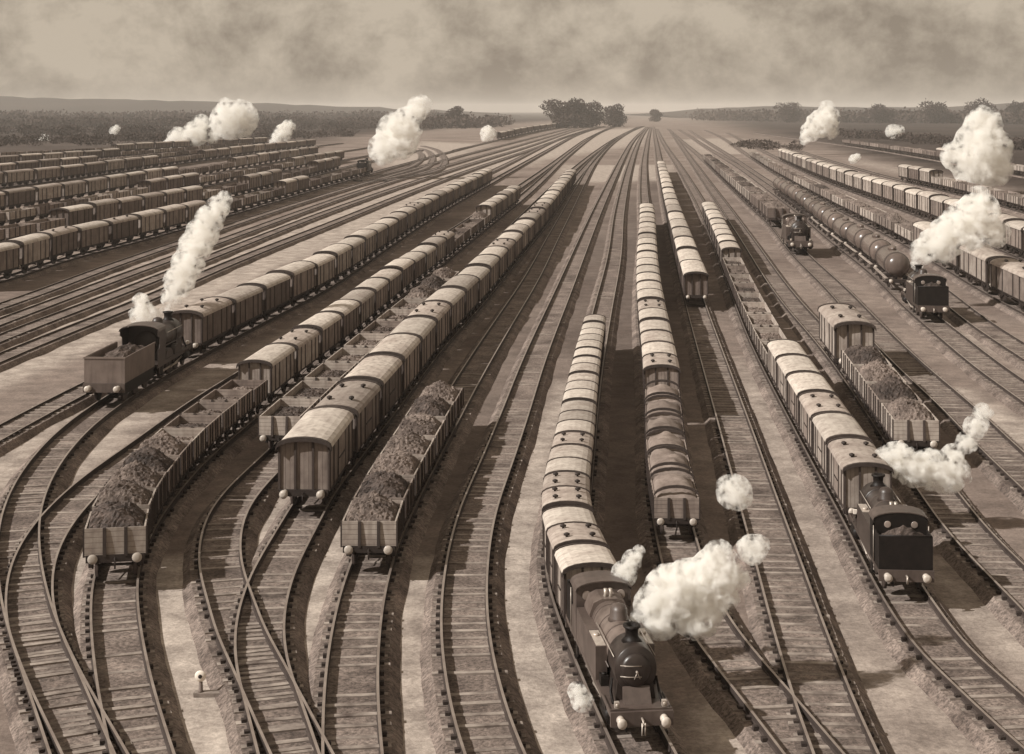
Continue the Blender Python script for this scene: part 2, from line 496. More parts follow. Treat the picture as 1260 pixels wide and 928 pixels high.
# ------------------------------------------------------------------ ground
ASH_SUNLIT = [  # pale ash strips, plus far sunlit patches painted into the ground
 (1.0, [(75, 760), (66, 720), (75, 680), (95, 640), (125, 612), (112, 650), (106, 690), (106, 760)]),
 (1.0, [(190, 690), (235, 690), (238, 740), (262, 800), (300, 940), (225, 940), (200, 840), (190, 760)]),
 (1.0, [(318, 612), (345, 592), (347, 620), (330, 660), (312, 690), (308, 650)]),
 (1.0, [(398, 645), (424, 640), (418, 690), (400, 740), (385, 800), (370, 835), (362, 780), (368, 730), (385, 680)]),
 (0.8, [(490, 690), (540, 690), (532, 760), (535, 840), (555, 940), (485, 940), (480, 840), (483, 760)]),
 (1.0, [(692, 470), (700, 500), (672, 560), (655, 640), (655, 720), (680, 800), (720, 880), (750, 940), (655, 940), (622, 820), (614, 740), (622, 680), (644, 600), (668, 530)]),
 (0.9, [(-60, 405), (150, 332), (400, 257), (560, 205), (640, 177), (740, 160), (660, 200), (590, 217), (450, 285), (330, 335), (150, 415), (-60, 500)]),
 (0.8, [(-60, 600), (60, 510), (110, 482), (128, 492), (70, 530), (15, 590), (-20, 660)]),
 (0.8, [(165, 492), (300, 442), (400, 382), (290, 448), (150, 542), (90, 590), (66, 605), (110, 545)]),
 (0.55, [(950, 560), (990, 580), (1030, 650), (1075, 740), (1130, 830), (1200, 940), (1090, 940), (1060, 860), (1030, 790), (990, 690)]),
 (0.7, [(905, 440), (940, 480), (1000, 600), (965, 600), (925, 520)]),
 (0.7, [(1150, 690), (1190, 710), (1280, 800), (1280, 840), (1190, 770)]),
 (0.9, [(1180, 480), (1280, 530), (1280, 555), (1200, 520)]),
 (0.9, [(1205, 402), (1280, 440), (1280, 462), (1195, 414)]),
 (0.8, [(905, 850), (872, 868), (880, 940), (955, 940)]),
 (0.9, [(560, 207), (700, 162), (800, 157), (790, 178), (700, 192), (640, 202)]),  # far patch of sunlight between clouds, painted as pale ground
 (0.9, [(690, 203), (830, 203), (825, 222), (700, 225)]),  # far sunlit band across the tracks, painted into the ground colour
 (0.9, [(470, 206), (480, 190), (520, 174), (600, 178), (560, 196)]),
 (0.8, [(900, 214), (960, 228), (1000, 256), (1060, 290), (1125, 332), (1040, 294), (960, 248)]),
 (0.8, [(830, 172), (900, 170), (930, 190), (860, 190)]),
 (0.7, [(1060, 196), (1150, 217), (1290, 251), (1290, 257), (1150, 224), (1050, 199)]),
]
SCRUB_SHADE = [  # dark scrubland, plus cloud shade painted into the middle of the yard
 (1.0, [(-700, 176), (300, 174), (430, 168), (560, 156), (680, 149), (760, 146), (760, 139), (-700, 139)]),
 (0.8, [(-500, 262), (0, 240), (230, 205), (420, 172), (420, 166), (-500, 174)]),
 (1.0, [(930, 163), (1010, 178), (1120, 204), (1300, 246), (1500, 290), (1900, 260), (1700, 139), (960, 139), (860, 143)]),
 (0.45, [(600, 480), (640, 400), (700, 300), (790, 224), (830, 224), (850, 300), (870, 400), (790, 520), (745, 500), (700, 440), (640, 520), (560, 640), (520, 640)]),  # cloud shadow over the centre tracks, painted as darker ground
 (0.4, [(745, 430), (790, 430), (800, 650), (770, 720), (735, 640), (730, 520)]),  # darker strip of ground between the two van rows
]
def seg_sd(px, py, poly):
    """signed distance (positive inside) of points to polygon"""
    d = np.full(px.shape, 1e9)
    ins = np.zeros(px.shape, bool)
    n = len(poly)
    for i in range(n):
        x0, y0 = poly[i]; x1, y1 = poly[(i + 1) % n]
        dx, dy = x1 - x0, y1 - y0
        t = np.clip(((px - x0) * dx + (py - y0) * dy) / (dx * dx + dy * dy + 1e-12), 0, 1)
        d = np.minimum(d, np.hypot(px - x0 - t * dx, py - y0 - t * dy))
        c = (y0 > py) != (y1 > py)
        if y1 != y0:
            ins ^= c & (px < (x1 - x0) * (py - y0) / (y1 - y0) + x0)
    return np.where(ins, d, -d)

def grow(a, b, step, k):
    r = [a]
    while r[-1] < b:
        step *= k
        r.append(r[-1] + step)
    return r
xs = list(np.arange(-36, 36.01, 0.5))
ext = grow(36, 9000, 0.6, 1.045)[1:]
xs = [-e for e in reversed(ext)] + xs + ext
ys = [-400, -200, -80, -20, 10, 25]
ys += list(np.arange(32, 130, 0.55)) + grow(130, 12000, 0.6, 1.022)
GX, GY = np.meshgrid(np.array(xs), np.array(ys))
gx, gy = GX.ravel(), GY.ravel()
def vnoise(x, y, seed=0):
    v = np.zeros_like(x)
    r = np.random.default_rng(seed)
    for k in range(14):
        a, f, ph = r.uniform(0, 6.28), r.uniform(0.6, 1.9), r.uniform(0, 6.28)
        v += np.sin((x * math.cos(a) + y * math.sin(a)) * f + ph)
    return v / 5.0
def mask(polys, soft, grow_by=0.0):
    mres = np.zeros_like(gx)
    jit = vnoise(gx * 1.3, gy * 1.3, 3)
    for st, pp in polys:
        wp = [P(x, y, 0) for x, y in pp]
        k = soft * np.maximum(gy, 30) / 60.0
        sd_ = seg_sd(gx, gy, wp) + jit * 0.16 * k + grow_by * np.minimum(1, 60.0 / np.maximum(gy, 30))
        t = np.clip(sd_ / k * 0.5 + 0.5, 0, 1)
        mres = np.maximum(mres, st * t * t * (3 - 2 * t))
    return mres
ash_sunlit = mask(ASH_SUNLIT, 0.8, 0.55)
scrub_shade = mask(SCRUB_SHADE, 1.6)
nx, ny = len(xs), len(ys)
idx = np.arange(nx * ny).reshape(ny, nx)
quads = np.stack([idx[:-1, :-1], idx[:-1, 1:], idx[1:, 1:], idx[1:, :-1]], -1).reshape(-1, 4)
gme = bpy.data.meshes.new('ground')
gz = 0.035 * vnoise(gx * 0.6, gy * 0.6, 5) * (gy < 400)
gme.from_pydata(np.stack([gx, gy, gz], 1).tolist(), [], quads.tolist())
att = gme.attributes.new('soil_and_light', 'FLOAT_COLOR', 'POINT')  # red: ash and painted sunlight, green: dark ground and painted cloud shade
cols = np.stack([ash_sunlit, scrub_shade, np.zeros_like(ash_sunlit), np.ones_like(ash_sunlit)], 1).astype(np.float32)
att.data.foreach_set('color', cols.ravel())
gme.polygons.foreach_set('use_smooth', [True] * len(gme.polygons))
gm = bpy.data.materials.new('yard_ground')
gm.use_nodes = True
nt = gm.node_tree
b = nt.nodes['Principled BSDF']
b.inputs['Roughness'].default_value = 0.95
b.inputs['Specular IOR Level'].default_value = 0.15
geo = nt.nodes.new('ShaderNodeNewGeometry')
def noise(scale, det=5, rough=0.6):
    n = nt.nodes.new('ShaderNodeTexNoise')
    n.inputs['Scale'].default_value = scale
    n.inputs['Detail'].default_value = det
    n.inputs['Roughness'].default_value = rough
    nt.links.new(geo.outputs['Position'], n.inputs['Vector'])
    return n.outputs['Fac']
na, nb, nc = noise(0.035, 6), noise(0.55, 8, 0.7), noise(0.011, 4)
at = nt.nodes.new('ShaderNodeAttribute')
at.attribute_name = 'soil_and_light'
sp = nt.nodes.new('ShaderNodeSeparateColor')
nt.links.new(at.outputs['Color'], sp.inputs[0])
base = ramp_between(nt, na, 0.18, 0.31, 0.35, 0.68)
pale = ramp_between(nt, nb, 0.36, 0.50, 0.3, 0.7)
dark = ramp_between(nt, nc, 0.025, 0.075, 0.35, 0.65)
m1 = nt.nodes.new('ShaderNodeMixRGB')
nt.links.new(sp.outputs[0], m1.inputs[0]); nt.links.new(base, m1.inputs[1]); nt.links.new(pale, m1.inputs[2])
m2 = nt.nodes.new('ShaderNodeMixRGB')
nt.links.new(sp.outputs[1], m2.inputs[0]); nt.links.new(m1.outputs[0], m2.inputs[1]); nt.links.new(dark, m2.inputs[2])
m3 = nt.nodes.new('ShaderNodeMixRGB')
m3.blend_type = 'MULTIPLY'
m3.inputs[0].default_value = 1.0
gr = nt.nodes.new('ShaderNodeMapRange')
gr.inputs['From Min'].default_value = 0.3; gr.inputs['From Max'].default_value = 0.7
gr.inputs['To Min'].default_value = 0.62; gr.inputs['To Max'].default_value = 1.3
nt.links.new(nb, gr.inputs['Value'])
g2 = nt.nodes.new('ShaderNodeMapRange')
g2.inputs['From Min'].default_value = 0.33; g2.inputs['From Max'].default_value = 0.67
g2.inputs['To Min'].default_value = 0.78; g2.inputs['To Max'].default_value = 1.22
nt.links.new(noise(6.0, 3, 0.8), g2.inputs['Value'])
gmul = nt.nodes.new('ShaderNodeMath'); gmul.operation = 'MULTIPLY'
nt.links.new(gr.outputs[0], gmul.inputs[0]); nt.links.new(g2.outputs[0], gmul.inputs[1])
nt.links.new(m2.outputs[0], m3.inputs[1]); nt.links.new(gmul.outputs[0], m3.inputs[2])
nt.links.new(m3.outputs[0], b.inputs['Base Color'])
bp = nt.nodes.new('ShaderNodeBump')
bp.inputs['Strength'].default_value = 0.6
bp.inputs['Distance'].default_value = 0.08
nt.links.new(noise(3.0, 6, 0.7), bp.inputs['Height'])
nt.links.new(bp.outputs[0], b.inputs['Normal'])
gme.materials.append(gm)
structure(link('ground', gme))

# ------------------------------------------------------------------ rails, sleepers, ballast
def offset(pts, tan, d):
    return pts + np.stack([tan[:, 1], -tan[:, 0]], 1) * d      # d > 0: to the right when looking away

for ti, (tname, (pa, g)) in enumerate(TR.items()):
    root = bpy.data.objects.new('railway_track', None)
    COL.objects.link(root)
    root['kind'] = 'structure'
    pts, tan = pa.p, pa.t
    n = len(pts)
    dz = 0.0025 * ti
    rz = RAIL_Z - 0.0025 * ti
    bt = 0.26 + dz
    # ballast bed with sloping shoulders
    vs, fs = [], []
    hw = g / 2 + 0.36
    prof = [(-hw - 0.38, -0.05), (-hw, bt), (hw, bt), (hw + 0.38, -0.05)]
    for d, z in prof:
        q = offset(pts, tan, d)
        if z > 0:
            z_ = z
        jx = 0.02 * np.sin(np.arange(n) * 1.7 + d * 3)
        q = q + np.stack([jx, np.zeros(n)], 1) * (abs(d) > hw)
        vs += [(a, b_, z) for a, b_ in q]
    for j in range(3):
        for i in range(n - 1):
            fs.append((j * n + i, (j + 1) * n + i, (j + 1) * n + i + 1, j * n + i + 1))
    mb = MB(); mb.add(vs, fs)
    link('ballast', mb.mesh('ballast', M_BED), root)
    # two rails: running surface bright, web rusty
    for side in (-1, 1):
        mb = MB()
        c = side * g / 2
        prof = [(c - 0.07, bt + 0.02, 0), (c - 0.03, bt + 0.07, 1), (c - 0.042, rz - 0.05, 1), (c - 0.042, rz, 1), (c + 0.042, rz, 0),
                (c + 0.042, rz - 0.05, 1), (c + 0.03, bt + 0.07, 1), (c + 0.07, bt + 0.02, 1)]
        o = len(mb.v)
        vv = []
        for d, z, _ in prof:
            vv += [(a, b_, z) for a, b_ in offset(pts, tan, d)]
        for j in range(len(prof) - 1):
            mi = 0 if j == 3 else 1
            fs = [(j * n + i, (j + 1) * n + i, (j + 1) * n + i + 1, j * n + i + 1) for i in range(n - 1)]
            mb.add([], [], 0)
            mb.f += fs; mb.m += [mi] * len(fs); mb.s += [False] * len(fs)
        mb.v = vv
        link('rail', mb.mesh('rail', [M_RAIL, M_RAILW]), root)
    # sleepers and chairs where the eye can still tell them apart
    sl, chm = MB(), MB()
    s = 0.2
    while s < pa.s[-1]:
        (x, y), (tx, ty) = pa.at(s)
        if y > 165:
            break
        if random.random() < min(0.85, max(0.06, (y - (100 if g > 1.65 else 52)) / 70.0)):      # further off most sleepers lie buried in the cinders
            s += 0.78
            continue
        hl = g / 2 + 0.34 + random.uniform(-0.05, 0.05)
        wv = 0.105 + random.uniform(-0.01, 0.01)
        ka = random.gauss(0, 0.02)
        tx, ty = tx - ty * ka, ty + tx * ka
        nxv, nyv = ty, -tx
        z0, z1 = bt - 0.05, bt + random.uniform(-0.005, 0.06)
        q = [(x + nxv * a * hl + tx * c_ * wv, y + nyv * a * hl + ty * c_ * wv) for a, c_ in ((-1, -1), (1, -1), (1, 1), (-1, 1))]
        sl.add([(a, b_, z0) for a, b_ in q] + [(a, b_, z1) for a, b_ in q],
               [(4, 5, 6, 7), (0, 1, 5, 4), (1, 2, 6, 5), (2, 3, 7, 6), (3, 0, 4, 7)])
        if y < 85:
            for side in (-1, 1):
                for off in (0.12 * side,):
                    cx, cy = x + nxv * (side * g / 2 + off), y + nyv * (side * g / 2 + off)
                    q = [(cx + nxv * a * 0.075 + tx * c_ * 0.08, cy + nyv * a * 0.075 + ty * c_ * 0.08) for a, c_ in ((-1, -1), (1, -1), (1, 1), (-1, 1))]
                    chm.add([(a, b_, z1) for a, b_ in q] + [(a, b_, bt + 0.13) for a, b_ in q],
                            [(4, 5, 6, 7), (0, 1, 5, 4), (1, 2, 6, 5), (2, 3, 7, 6), (3, 0, 4, 7)])
        s += 0.80 + random.uniform(-0.07, 0.07)
    if sl.v:
        link('sleepers', sl.mesh('sleepers', M_SLEEP), root)
    if chm.v:
        link('rail_chairs', chm.mesh('rail_chairs', M_CHAIR), root)

# ------------------------------------------------------------------ wagons
def arc(hw, z0, rise, n=10):
    """points of a shallow arch from -hw to +hw"""
    return [(hw * math.sin(R(90) * t), z0 + rise * (math.cos(R(90) * abs(t))**0.9 if abs(t) < 1 else 0)) for t in np.linspace(-1, 1, n + 1)]

BL, BW = 2.42, 1.2          # half length and half width of a wagon body
def s_wheel(mb, c, mi=0, seg=18, r=0.48):
    sgn = 1 if c[0] > 0 else -1
    mb.lathe('x', c, [(r * 0.2, -0.075), (r * 0.75, -0.07), (r * 0.82, -0.055), (r * 0.99, -0.055), (r, 0.05), (r * 1.06, 0.055) if sgn < 0 else (r, 0.06), (r * 0.8, 0.06), (r * 0.72, 0.03), (0.12, 0.07)], seg, mi)
def s_under(mb, mi=0, wheels=False):
    for sx in (-1, 1):
        mb.box(sx * 0.98 - 0.06, sx * 0.98 + 0.06, -BL, BL, 0.78, 1.05, mi)
        for yy in (-1.4, 1.4):
            mb.prism_x([(yy - 0.42, 0.78), (yy + 0.42, 0.78), (yy + 0.14, 0.36), (yy - 0.14, 0.36)], sx * 0.92 - 0.03, sx * 0.92 + 0.03, mi)
            mb.box(sx * 1.02 - 0.07, sx * 1.02 + 0.07, yy - 0.15, yy + 0.15, 0.4, 0.62, mi)
        mb.tube([(sx * 1.05, -0.9, 0.55), (sx * 1.05, 0.9, 0.72)], 0.03, 5, mi)
    for sy in (-1, 1):
        mb.box(-1.15, 1.15, sy * (BL + 0.03) - 0.07, sy * (BL + 0.03) + 0.07, 0.76, 1.06, mi)
        mb.tube([(-0.75, sy * 1.4, 0.48), (0.75, sy * 1.4, 0.48)], 0.06, 6, mi)
    mb.box(-0.7, 0.7, -0.25, 0.25, 0.7, 0.95, mi)
    if wheels:
        for sx in (-1, 1):
            for yy in (-1.4, 1.4):
                s_wheel(mb, (sx * 0.76, yy, 0.48), mi, 12)
def s_buffer(mb, sx, sy, mi=0):
    y0 = sy * (BL + 0.1)
    mb.lathe('y', (sx * 0.87, y0, 0.95), [(0.13, 0), (0.13, sy * 0.05), (0.08, sy * 0.08), (0.07, sy * 0.24), (0.20, sy * 0.26), (0.20, sy * 0.31), (0.06, sy * 0.325)], 14, mi)
def s_hook(mb, sy, mi=0):
    mb.tube([(0, sy * (BL + 0.08), 0.92), (0, sy * (BL + 0.28), 0.9), (0, sy * (BL + 0.3), 0.75), (0, sy * (BL + 0.24), 0.5)], 0.04, 6, mi)

VAN_TOP, VAN_RISE = 3.02, 0.42
def s_vanbody(mb, mi=0):
    prof = [(-BW, 1.05), (BW, 1.05)] + list(reversed(arc(BW, VAN_TOP, VAN_RISE - 0.03)))
    mb.prism(prof, -BL, BL, mi)
def s_strap(mb, mi=0, ends=True):
    for sx in (-1, 1):
        for yy in (-BL + 0.06, -1.6, -0.72, 0.72, 1.6, BL - 0.06):
            mb.box(sx * (BW + 0.02) - 0.025, sx * (BW + 0.02) + 0.025, yy - 0.055, yy + 0.055, 1.02, VAN_TOP - 0.02, mi)
        mb.box(sx * (BW + 0.018) - 0.02, sx * (BW + 0.018) + 0.02, -BL - 0.05, BL + 0.05, 1.0, 1.06, mi)
    for sy in (-1, 1):
        mb.box(-BW - 0.03, BW + 0.03, sy * (BL + 0.022) - 0.025, sy * (BL + 0.022) + 0.025, 0.99, 1.05, mi)
    if ends:
        for sy in (-1, 1):
            for xx in (-0.42, 0.42):
                top = VAN_TOP + VAN_RISE * 0.8
                mb.box(xx - 0.05, xx + 0.05, sy * (BL + 0.025) - 0.03, sy * (BL + 0.025) + 0.03, 1.0, top, mi)
            for xx in (-BW + 0.03, BW - 0.03):
                mb.box(xx - 0.04, xx + 0.04, sy * (BL + 0.02) - 0.025, sy * (BL + 0.02) + 0.025, 1.02, VAN_TOP, mi)
def s_door(mb, sx, mi=0):
    mb.box(sx * (BW + 0.018) - 0.018, sx * (BW + 0.018) + 0.018, -0.64, 0.64, 1.1, 2.92, mi)
def s_latch(mb, sx, mi=0):
    mb.box(sx * (BW + 0.05) - 0.02, sx * (BW + 0.05) + 0.02, -0.6, 0.6, 1.9, 1.97, mi)
def s_roof(mb, mi=0):
    up = arc(BW + 0.09, VAN_TOP - 0.02, VAN_RISE + 0.04)
    dn = [(x, z - 0.05) for x, z in up]
    mb.prism(up + list(reversed(dn)), -BL - 0.05, BL + 0.05, mi)
def s_shade_hoop(mb, sy, mi=0):  # dark end strip stands in for the shade under the roof overhang
    up = [(x, z + 0.045) for x, z in arc(BW + 0.12, VAN_TOP - 0.02, VAN_RISE + 0.04)]
    dn = [(x, z - 0.14) for x, z in arc(BW + 0.12, VAN_TOP - 0.02, VAN_RISE + 0.04)]
    yc = sy * (BL + 0.09)
    mb.prism(up + list(reversed(dn)), yc - 0.09, yc + 0.09, mi)
def s_vent(mb, x, y, mi=0):
    z = VAN_TOP + (VAN_RISE + 0.03) * math.cos(math.asin(min(1, abs(x) / (BW + 0.09))))**0.9
    mb.lathe('z', (x, y, z - 0.05), [(0.05, 0), (0.06, 0.1), (0.14, 0.11), (0.15, 0.2), (0.05, 0.25)], 10, mi)
OPEN_TOP = 2.15
def s_openbody(mb, mo=0, mi_=None, top=OPEN_TOP):
    t = 0.07
    mb.box(-BW, -BW + t, -BL, BL, 1.05, top, mo)
    mb.box(BW - t, BW, -BL, BL, 1.05, top, mo)
    for sy in (-1, 1):
        y0, y1 = sorted((sy * BL, sy * (BL - t)))
        mb.box(-BW + t, BW - t, y0, y1, 1.05, top, mo)
    mb.box(-BW + t, BW - t, -BL + t, BL - t, 1.06, 1.13, mo if mi_ is None else mi_)
def s_openstrap(mb, mi=0, top=OPEN_TOP):
    for sx in (-1, 1):
        for yy in (-BL + 0.05, -1.3, -0.55, 0.55, 1.3, BL - 0.05):
            mb.box(sx * (BW + 0.03) - 0.035, sx * (BW + 0.03) + 0.035, yy - 0.05, yy + 0.05, 0.98, top + 0.012, mi)
        mb.box(sx * (BW + 0.02) - 0.022, sx * (BW + 0.02) + 0.022, -BL - 0.04, BL + 0.04, 0.99, 1.05, mi)
    for sy in (-1, 1):
        mb.box(-BW - 0.03, BW + 0.03, sy * (BL + 0.025) - 0.025, sy * (BL + 0.025) + 0.025, 1.0, 1.04, mi)
    for sy in (-1, 1):
        for xx in (-0.42, 0.42):
            mb.prism_x([(sy * (BL + 0.003), top + 0.01), (sy * (BL + 0.06), top + 0.01), (sy * (BL + 0.15), 1.0), (sy * (BL + 0.003), 1.0)], xx - 0.065, xx + 0.065, mi)
def s_load(mb, seed, mi=0, height=0.55, base=1.95, rough=0.095, smooth=False, ye=2.6):
    r = np.random.default_rng(seed)
    nx_, ny_ = (23, 43) if not smooth else (15, 27)
    X = np.linspace(-BW + 0.075, BW - 0.075, nx_); Y = np.linspace(-BL + 0.075, BL - 0.075, ny_)
    z = np.zeros((ny_, nx_))
    pk = [(r.uniform(-0.35, 0.35), r.uniform(-1.8, 1.8), r.uniform(0.6, 1.15), r.uniform(0.5, 1.0)) for _ in range(4)]
    for j, y in enumerate(Y):
        for i, x in enumerate(X):
            e = (1 - (abs(x + 0.16) / (BW + 0.16))**5) * (1 - (abs(y) / BL)**ye)
            h = max(a * math.exp(-((x - px) / (s_ * 0.8))**2 - ((y - py) / s_)**2) for px, py, s_, a in pk)
            z[j, i] = base + height * e * (0.45 + 0.6 * h)
    z += r.normal(0, rough, z.shape) * 0.45
    z[0, :] = z[-1, :] = np.minimum(z[0, :], base); z[:, 0] = np.minimum(z[:, 0], base); z[:, -1] = np.minimum(z[:, -1], base)
    jx = r.uniform(-0.03, 0.03, z.shape); jy = r.uniform(-0.03, 0.03, z.shape)
    jx[:, 0] = jx[:, -1] = 0; jy[0, :] = jy[-1, :] = 0
    vs = [(X[i] + jx[j, i], Y[j] + jy[j, i], z[j, i]) for j in range(ny_) for i in range(nx_)]
    fs = [(j * nx_ + i, j * nx_ + i + 1, (j + 1) * nx_ + i + 1, (j + 1) * nx_ + i) for j in range(ny_ - 1) for i in range(nx_ - 1)]
    mb.add(vs, fs, mi, smooth)
def s_sheetrail(mb, sy, mi=0):
    """iron bar bent over the end of the wagon to carry the tarpaulin"""
    up = [(x, z + 0.06) for x, z in arc(BW + 0.04, OPEN_TOP, 0.62)]
    dn = [(x, z - 0.09) for x, z in arc(BW + 0.04, OPEN_TOP, 0.62)]
    yc = sy * (BL - 0.12)
    mb.prism(up + list(reversed(dn)), yc - 0.08, yc + 0.08, mi)
def s_tank(mb, mi=0):
    prof = [(0.35, -2.12), (0.85, -2.06), (1.12, -1.92), (1.2, -1.76), (1.2, 1.76), (1.12, 1.92), (0.85, 2.06), (0.35, 2.12)]
    mb.lathe('y', (0, 0, 2.32), prof, 28, mi)
def s_tankband(mb, y, mi=0):
    mb.lathe('y', (0, y, 2.32), [(1.205, -0.13), (1.25, -0.12), (1.25, 0.12), (1.205, 0.13)], 28, mi, smooth=False)
def s_tankdome(mb, mi=0):
    mb.lathe('z', (0, 0, 3.42), [(0.42, 0), (0.42, 0.32), (0.34, 0.4), (0.12, 0.46)], 14, mi)
def s_tankstep(mb, sx, mi=0):
    mb.box(sx * 1.02, sx * 1.3, -2.2, 2.2, 1.05, 1.13, mi)

CACHE = {}
def mk(name, mats, *fns):
    mb = MB()
    for f in fns:
        f(mb)
    return mb.mesh(name, mats)
def wagon_parts(kind, var, lod):
    """list of (part name, mesh, location); for lod 2 one mesh"""
    key = (kind, var, lod)
    if key in CACHE:
        return CACHE[key]
    parts = []
    fr = [('underframe', mk('underframe', M_IRON, lambda m: s_under(m, 0, lod > 0)), ())] if lod < 2 else []
    if lod == 0:
        if 'wheel' not in CACHE:
            wm = {}
            for sx in (-1, 1):
                mb = MB(); s_wheel(mb, (sx * 1e-6, 0, 0)); wm[sx] = mb.mesh('wheel', M_WHEEL)
            CACHE['wheel'] = wm
            CACHE['buffer'] = {(sx, sy): mk('buffer', M_BUFF, lambda m, sx=sx, sy=sy: s_buffer(m, sx, sy)) for sx in (-1, 1) for sy in (-1, 1)}
            CACHE['hook'] = {sy: mk('coupling_hook', M_IRON, lambda m, sy=sy: s_hook(m, sy)) for sy in (-1, 1)}
        for sx in (-1, 1):
            for yy in (-1.4, 1.4):
                fr.append(('wheel', CACHE['wheel'][sx], (sx * 0.76, yy, 0.48)))
            for sy in (-1, 1):
                fr.append(('buffer', CACHE['buffer'][(sx, sy)], ()))
        for sy in (-1, 1):
            fr.append(('coupling_hook', CACHE['hook'][sy], ()))
    elif lod == 1:
        fr.append(('buffers', mk('buffers', M_BUFF, lambda m: [s_buffer(m, a, c) for a in (-1, 1) for c in (-1, 1)]), ()))
    if kind == 'covered_van':
        tone, grey = var
        bm_, rm = M_BODY[tone], M_ROOF[grey]
        if lod == 2:
            mb = MB()
            s_vanbody(mb, 0); s_roof(mb, 1); s_shade_hoop(mb, -1, 2); s_shade_hoop(mb, 1, 2); s_strap(mb, 2); s_under(mb, 2, True)
            parts = [('', mb.mesh('covered_van', [bm_, rm, M_FRAME]), ())]
        else:
            parts = [('body', mk('body', bm_, s_vanbody), ()), ('roof', mk('roof', rm, s_roof), ()),
                     ('strapping', mk('strapping', M_FRAME, s_strap), ())]
            for sy in (-1, 1):
                parts.append(('roof_shade_hoop', mk('roof_shade_hoop', M_FRAME, lambda m: s_shade_hoop(m, sy)), ()))
            if lod == 0:
                for sx in (-1, 1):
                    parts.append(('door', mk('door', M_BODY[min(tone + 1, 2)] if grey else bm_, lambda m: s_door(m, sx)), (), [('latch', mk('latch', M_IRON, lambda m: s_latch(m, sx)))]))
            if grey == 1:
                for x in (-0.6, 0.6):
                    for y in (-1.2, 1.2):
                        parts.append(('vent', mk('vent', M_IRON, lambda m: s_vent(m, x, y)), ()))
            parts += fr
    elif kind in ('coal_wagon', 'empty_wagon', 'sheeted_wagon'):
        tone, seed = var
        bm_ = M_OPEN[tone]
        ml = M_COAL if seed % 3 else M_COALD
        lo = dict(height=1.0 if lod < 2 else 0.5, base=1.95) if kind == 'coal_wagon' else dict(height=0.3, base=1.6)
        if lod == 2:
            mb = MB()
            s_openbody(mb, 0, 3); s_openstrap(mb, 1); s_under(mb, 1, True)
            if kind == 'sheeted_wagon':
                s_load(mb, seed, 2, height=0.75, base=2.06, rough=0.05, smooth=True, ye=9); ml = M_SHEET
            else:
                s_load(mb, seed, 2, **lo)
            parts = [('', mb.mesh(kind, [bm_, M_FRAME, ml, M_INNER]), ())]
        else:
            parts = [('body', mk('body', bm_, s_openbody), ()), ('strapping', mk('strapping', M_FRAME, s_openstrap), ())]
            if kind == 'sheeted_wagon':
                for sy in (-1, 1):
                    parts.append(('sheet_rail', mk('sheet_rail', M_FRAME, lambda m: s_sheetrail(m, sy)), ()))
                parts.append(('tarpaulin', mk('tarpaulin', M_SHEET, lambda m: s_load(m, seed, height=0.75, base=2.06, rough=0.05, smooth=True, ye=9)), ()))
            else:
                parts.append(('coal_load', mk('coal_load', ml, lambda m: s_load(m, seed, **lo)), ()))
            parts += fr
    elif kind == 'tank_wagon':
        if lod == 2:
            mb = MB()
            s_tank(mb, 0); s_tankdome(mb, 0); s_under(mb, 1, True)
            for y in (-1.6, 1.6):
                s_tankband(mb, y, 1)
            parts = [('', mb.mesh('tank_wagon', [M_TANK, M_FRAME]), ())]
        else:
            parts = [('tank', mk('tank', M_TANK, s_tank), ()), ('filler_dome', mk('filler_dome', M_TANK, s_tankdome), ())]
            for y in (-1.6, 1.6):
                parts.append(('tank_band', mk('tank_band', M_FRAME, lambda m: s_tankband(m, y)), ()))
            for sx in (-1, 1):
                parts.append(('side_step', mk('side_step', M_BODY[0], lambda m: s_tankstep(m, sx)), ()))
            parts += fr
    CACHE[key] = parts
    return parts

def place(kind, var, lod, loc, heading, scale, label, cat, group):
    parts = wagon_parts(kind, var, lod)
    if lod == 2:
        root = bpy.data.objects.new(kind, parts[0][1])
    else:
        root = bpy.data.objects.new(kind, None)
    COL.objects.link(root)
    root.location = loc
    root.rotation_euler = (0, 0, heading)
    root.scale = scale
    thing(root, label, cat, group)
    if lod < 2:
        for p in parts:
            c = bpy.data.objects.new(p[0], p[1])
            COL.objects.link(c)
            c.parent = root
            if p[2]:
                c.location = p[2]
            for sub in (p[3] if len(p) > 3 else ()):
                d = bpy.data.objects.new(sub[0], sub[1])
                COL.objects.link(d)
                d.parent = c
    return root

ORD = ['first', 'second', 'third', 'fourth', 'fifth', 'sixth', 'seventh', 'eighth', 'ninth', 'tenth', 'eleventh', 'twelfth', 'thirteenth', 'fourteenth',
       'fifteenth', 'sixteenth', 'seventeenth', 'eighteenth', 'nineteenth', 'twentieth'] + ['twenty-' + a for a in
       ['first', 'second', 'third', 'fourth', 'fifth', 'sixth', 'seventh', 'eighth', 'ninth']] + ['thirtieth'] + ['thirty-' + a for a in ['first', 'second', 'third', 'fourth', 'fifth']]

